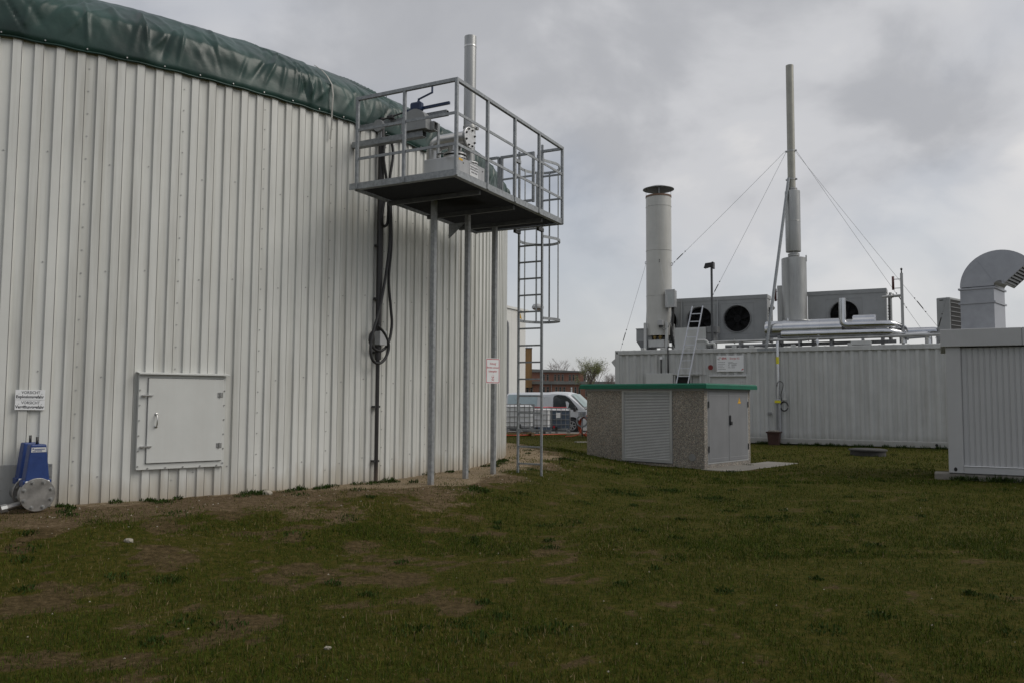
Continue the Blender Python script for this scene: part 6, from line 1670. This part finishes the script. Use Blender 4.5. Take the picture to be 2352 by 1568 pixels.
# ================================================================ grass, weeds, pebbles
def blades(n, d0, d1, wlo, whi, hlo, hhi, seed, simple, flat=False):
    rg = np.random.default_rng(seed)
    y = d0 * (d1 / d0) ** rg.random(n)
    x = (rg.random(n) * 2 - 1) * (0.62 * y * 1.25 + 1.0)
    rho = np.hypot(x - TC.x, y - TC.y)
    bare = bare_amount(x, y); clump = fbm(x * 2.3, y * 2.3, 77, 3); clump2 = fbm(x * 7, y * 7, 78, 2)
    keep = (rho > TR + 0.12) & (rg.random(n) < np.clip((0.22 + 0.8 * bare if flat else 1.25 - bare) * (0.30 + 2.0 * (clump - 0.32) + 1.3 * (clump2 - 0.5)), 0.02, 1))
    # not inside the kiosk, its apron, the container or the cabin
    def inside(o, ang, x0, x1, y0, y1):
        a = R_(ang); dx_, dy_ = x - o[0], y - o[1]; lx = dx_ * math.cos(a) + dy_ * math.sin(a); ly = -dx_ * math.sin(a) + dy_ * math.cos(a)
        return (lx > x0) & (lx < x1) & (ly > y0) & (ly < y1)
    keep &= ~(inside(KL, KR, 0, KX, 0, KY) | inside(KL, KR, -0.12, 3.05, -0.70, 0.02) | inside(CL, CR, 0, LEN, 0, DEP) | inside(BL, BR_, -0.25, 6, 0.05, 3) | inside((2.25, 28.9), 6, 0, 1.6, 0, .35))
    keep &= y < 36.5
    x, y, clump, bare = x[keep], y[keep], clump[keep], bare[keep]; n = len(x)
    z = ground_z(x, y) - 0.004
    ang = rg.random(n) * 2 * np.pi; lean = (1.25 + 0.3 * rg.random(n)) if flat else rg.random(n) ** 1.3 * 1.1; la = rg.random(n) * 2 * np.pi
    h = (hlo + (hhi - hlo) * rg.random(n) ** 2) * (0.6 + 0.9 * clump) * (1 - 0.35 * bare); w = wlo + (whi - wlo) * rg.random(n)
    tx, ty, tz = np.sin(lean) * np.cos(la) * h, np.sin(lean) * np.sin(la) * h, np.cos(lean) * h
    wx, wy = np.cos(ang) * w / 2, np.sin(ang) * w / 2
    A = np.stack([x - wx, y - wy, z], 1); B = np.stack([x + wx, y + wy, z], 1)
    T = np.stack([x + tx, y + ty, z + tz], 1)
    kind = rg.random(n); g2 = fbm(x * 0.8, y * 0.8, 90, 3)
    green = np.array([0.050, 0.070, 0.006]); olive = np.array([0.086, 0.076, 0.012]); straw = np.array([0.19, 0.145, 0.075]); dark = np.array([0.022, 0.040, 0.005])
    dry = np.clip(0.08 + 0.8 * (g2 - 0.50) * 2 * (0.4 + 0.6 * sstep(3, -2, x)) + 0.35 * bare, 0.03, 0.8)
    col = np.where((kind < dry)[:, None], np.where((rg.random(n) < 0.28)[:, None], straw, olive), np.where((rg.random(n) < 0.3)[:, None], dark, green)) * (0.7 + 0.6 * rg.random(n))[:, None]
    if flat:
        col = np.where((rg.random(n) < 0.75)[:, None], straw, olive) * (0.35 + 1.0 * rg.random(n) ** 2)[:, None]
    if simple:
        v = np.stack([A, B, T], 1).reshape(-1, 3); f = np.arange(3 * n).reshape(-1, 3); c = np.repeat(col, 3, 0)
    else:
        M1 = np.stack([x - wx * 0.8 + tx * 0.40, y - wy * 0.8 + ty * 0.40, z + tz * 0.62], 1); M2 = np.stack([x + wx * 0.8 + tx * 0.40, y + wy * 0.8 + ty * 0.40, z + tz * 0.62], 1)
        v = np.stack([A, B, M2, M1, T], 1).reshape(-1, 3); b0 = np.arange(n)[:, None] * 5
        f = np.concatenate([b0 + np.array([[0, 1, 2]]), b0 + np.array([[0, 2, 3]]), b0 + np.array([[3, 2, 4]])], 0); c = np.repeat(col, 5, 0)
    return v, f, c
sets = [blades(420000, 2.6, 9.0, 0.0024, 0.005, 0.010, 0.052, 1, False), blades(330000, 8.0, 17, 0.005, 0.010, 0.014, 0.06, 2, True), blades(200000, 15, 37, 0.010, 0.022, 0.02, 0.075, 3, True), blades(150000, 2.6, 9, 0.003, 0.006, 0.02, 0.08, 4, True, True), blades(110000, 8, 20, 0.006, 0.012, 0.03, 0.10, 5, True, True)]
off = 0; V_, F_, C_ = [], [], []
for v, f, c in sets: V_.append(v); F_.append(f + off); C_.append(c); off += len(v)
V_, F_, C_ = np.concatenate(V_), np.concatenate(F_), np.concatenate(C_)
M_grass = bpy.data.materials.new('grass_blade'); M_grass.use_nodes = True
nt = M_grass.node_tree; at_ = nt.nodes.new('ShaderNodeAttribute'); at_.attribute_name = 'blade_colour'
nt.links.new(at_.outputs['Color'], nt.nodes['Principled BSDF'].inputs['Base Color']); nt.nodes['Principled BSDF'].inputs['Roughness'].default_value = 0.7; nt.nodes['Principled BSDF'].inputs['Specular IOR Level'].default_value = 0.12
me = np_mesh('grass', V_, F_, M_grass)
ca = me.attributes.new('blade_colour', 'FLOAT_COLOR', 'POINT'); ca.data.foreach_set('color', np.concatenate([C_, np.ones((len(C_), 1))], 1).astype(np.float32).ravel())
o = link(bpy.data.objects.new('grass', me)); o['kind'] = 'stuff'; tag(o, 'short patchy green and straw coloured lawn grass', 'grass')

def weeds():
    rg = np.random.default_rng(8); V_, F_ = [], []; off = 0
    spots = []
    for k in range(170):
        y = 5 * (26 / 5) ** rg.random(); x = (rg.random() * 2 - 1) * 0.66 * y; spots.append((x, y, rg.uniform(0.05, 0.16), 0.05))
    for k in range(44):           # along the foot of the tank
        t = R_(rg.uniform(-66, -8)); r = TR + 0.12 + rg.exponential(0.10); spots.append((TC.x + r * math.cos(t), TC.y + r * math.sin(t), rg.uniform(0.04, 0.12), rg.uniform(0.03, 0.08)))
    for u, v in ((520, 1150), (700, 1140), (880, 1128), (1300, 1070), (1455, 1120), (1640, 1123), (1530, 1105), (1090, 1140), (80, 1195)):
        p = at_z(u, v, -0.15); spots += [(p.x + rg.normal(0, 0.15), p.y + rg.normal(0, 0.12), rg.uniform(0.08, 0.2), rg.uniform(0.03, 0.07)) for q in range(6)]
    for k in range(40):           # at the container and cabin foot
        q = cpt(rg.uniform(5.2, 11.5), -0.08 - rg.exponential(0.08), 0); spots.append((q.x, q.y, rg.uniform(0.06, 0.16), 0.14))
    for k in range(26):
        a = R_(BR_); l = rg.uniform(0.1, 2.6); spots.append((BL[0] + l * math.cos(a) + rg.normal(0, 0.05), BL[1] + l * math.sin(a) - 0.06 - rg.exponential(0.05), rg.uniform(0.06, 0.14), 0.14))
    for (sx, sy, rad, hh) in spots:
        if math.hypot(sx - TC.x, sy - TC.y) < TR + 0.06: continue
        n = 60; a = rg.random(n) * 2 * np.pi; r = rad * np.sqrt(rg.random(n)); x, y = sx + r * np.cos(a), sy + r * np.sin(a)
        z = ground_z(x, y); h = hh * (0.4 + rg.random(n)) * (1 - 0.5 * r / rad); w = 0.003 + 0.005 * rg.random(n); la = rg.random(n) * 6.283; ln = rg.random(n) * 1.0
        wx, wy = np.cos(la + 1.57) * w, np.sin(la + 1.57) * w
        P0 = np.stack([x, y, z], 1); T = np.stack([x + np.cos(la) * h * np.sin(ln), y + np.sin(la) * h * np.sin(ln), z + h * np.cos(ln) + 0.005], 1); m = (P0 + T) / 2 + np.stack([0 * x, 0 * x, h * 0.12], 1); W = np.stack([wx, wy, 0 * x], 1)
        V_.append(np.stack([P0, m - W, T, m + W], 1).reshape(-1, 3)); F_.append(np.arange(4 * n).reshape(-1, 4) + off); off += 4 * n
    return np_mesh('weeds', np.concatenate(V_), np.concatenate(F_), M_weed)
o = link(bpy.data.objects.new('weeds', weeds())); o['kind'] = 'stuff'; tag(o, 'dark green low weed tufts scattered over lawn and soil', 'weeds')
def pebbles():
    rg = np.random.default_rng(4); mb = MB()
    for k in range(300):
        if k < 190:
            t = R_(rg.uniform(-66, -10)); r = TR + 0.1 + rg.random() * 1.6; x, y = TC.x + r * math.cos(t), TC.y + r * math.sin(t)
        else:
            y = 4.2 * (20 / 4.2) ** rg.random(); x = (rg.random() * 2 - 1) * 0.66 * y
        s = rg.uniform(0.003, 0.008) * (1 + 0.03 * y); z = float(ground_z(np.array([x]), np.array([y]))[0]) + s * 0.4
        a = rg.random() * 6.28; vs = [(x + s * 1.3 * math.cos(a + q * 1.2566) * rg.uniform(.7, 1.1), y + s * 1.3 * math.sin(a + q * 1.2566), z - s * 0.4) for q in range(5)]
        mb.add(vs + [(x + s * .2, y, z + s * 0.6)], [(q, (q + 1) % 5, 5) for q in range(5)])
    return mb
o = pebbles().build('pebbles', M_stone, kind='stuff', fix=False); tag(o, 'tiny pale pebbles scattered on soil and lawn', 'pebbles')
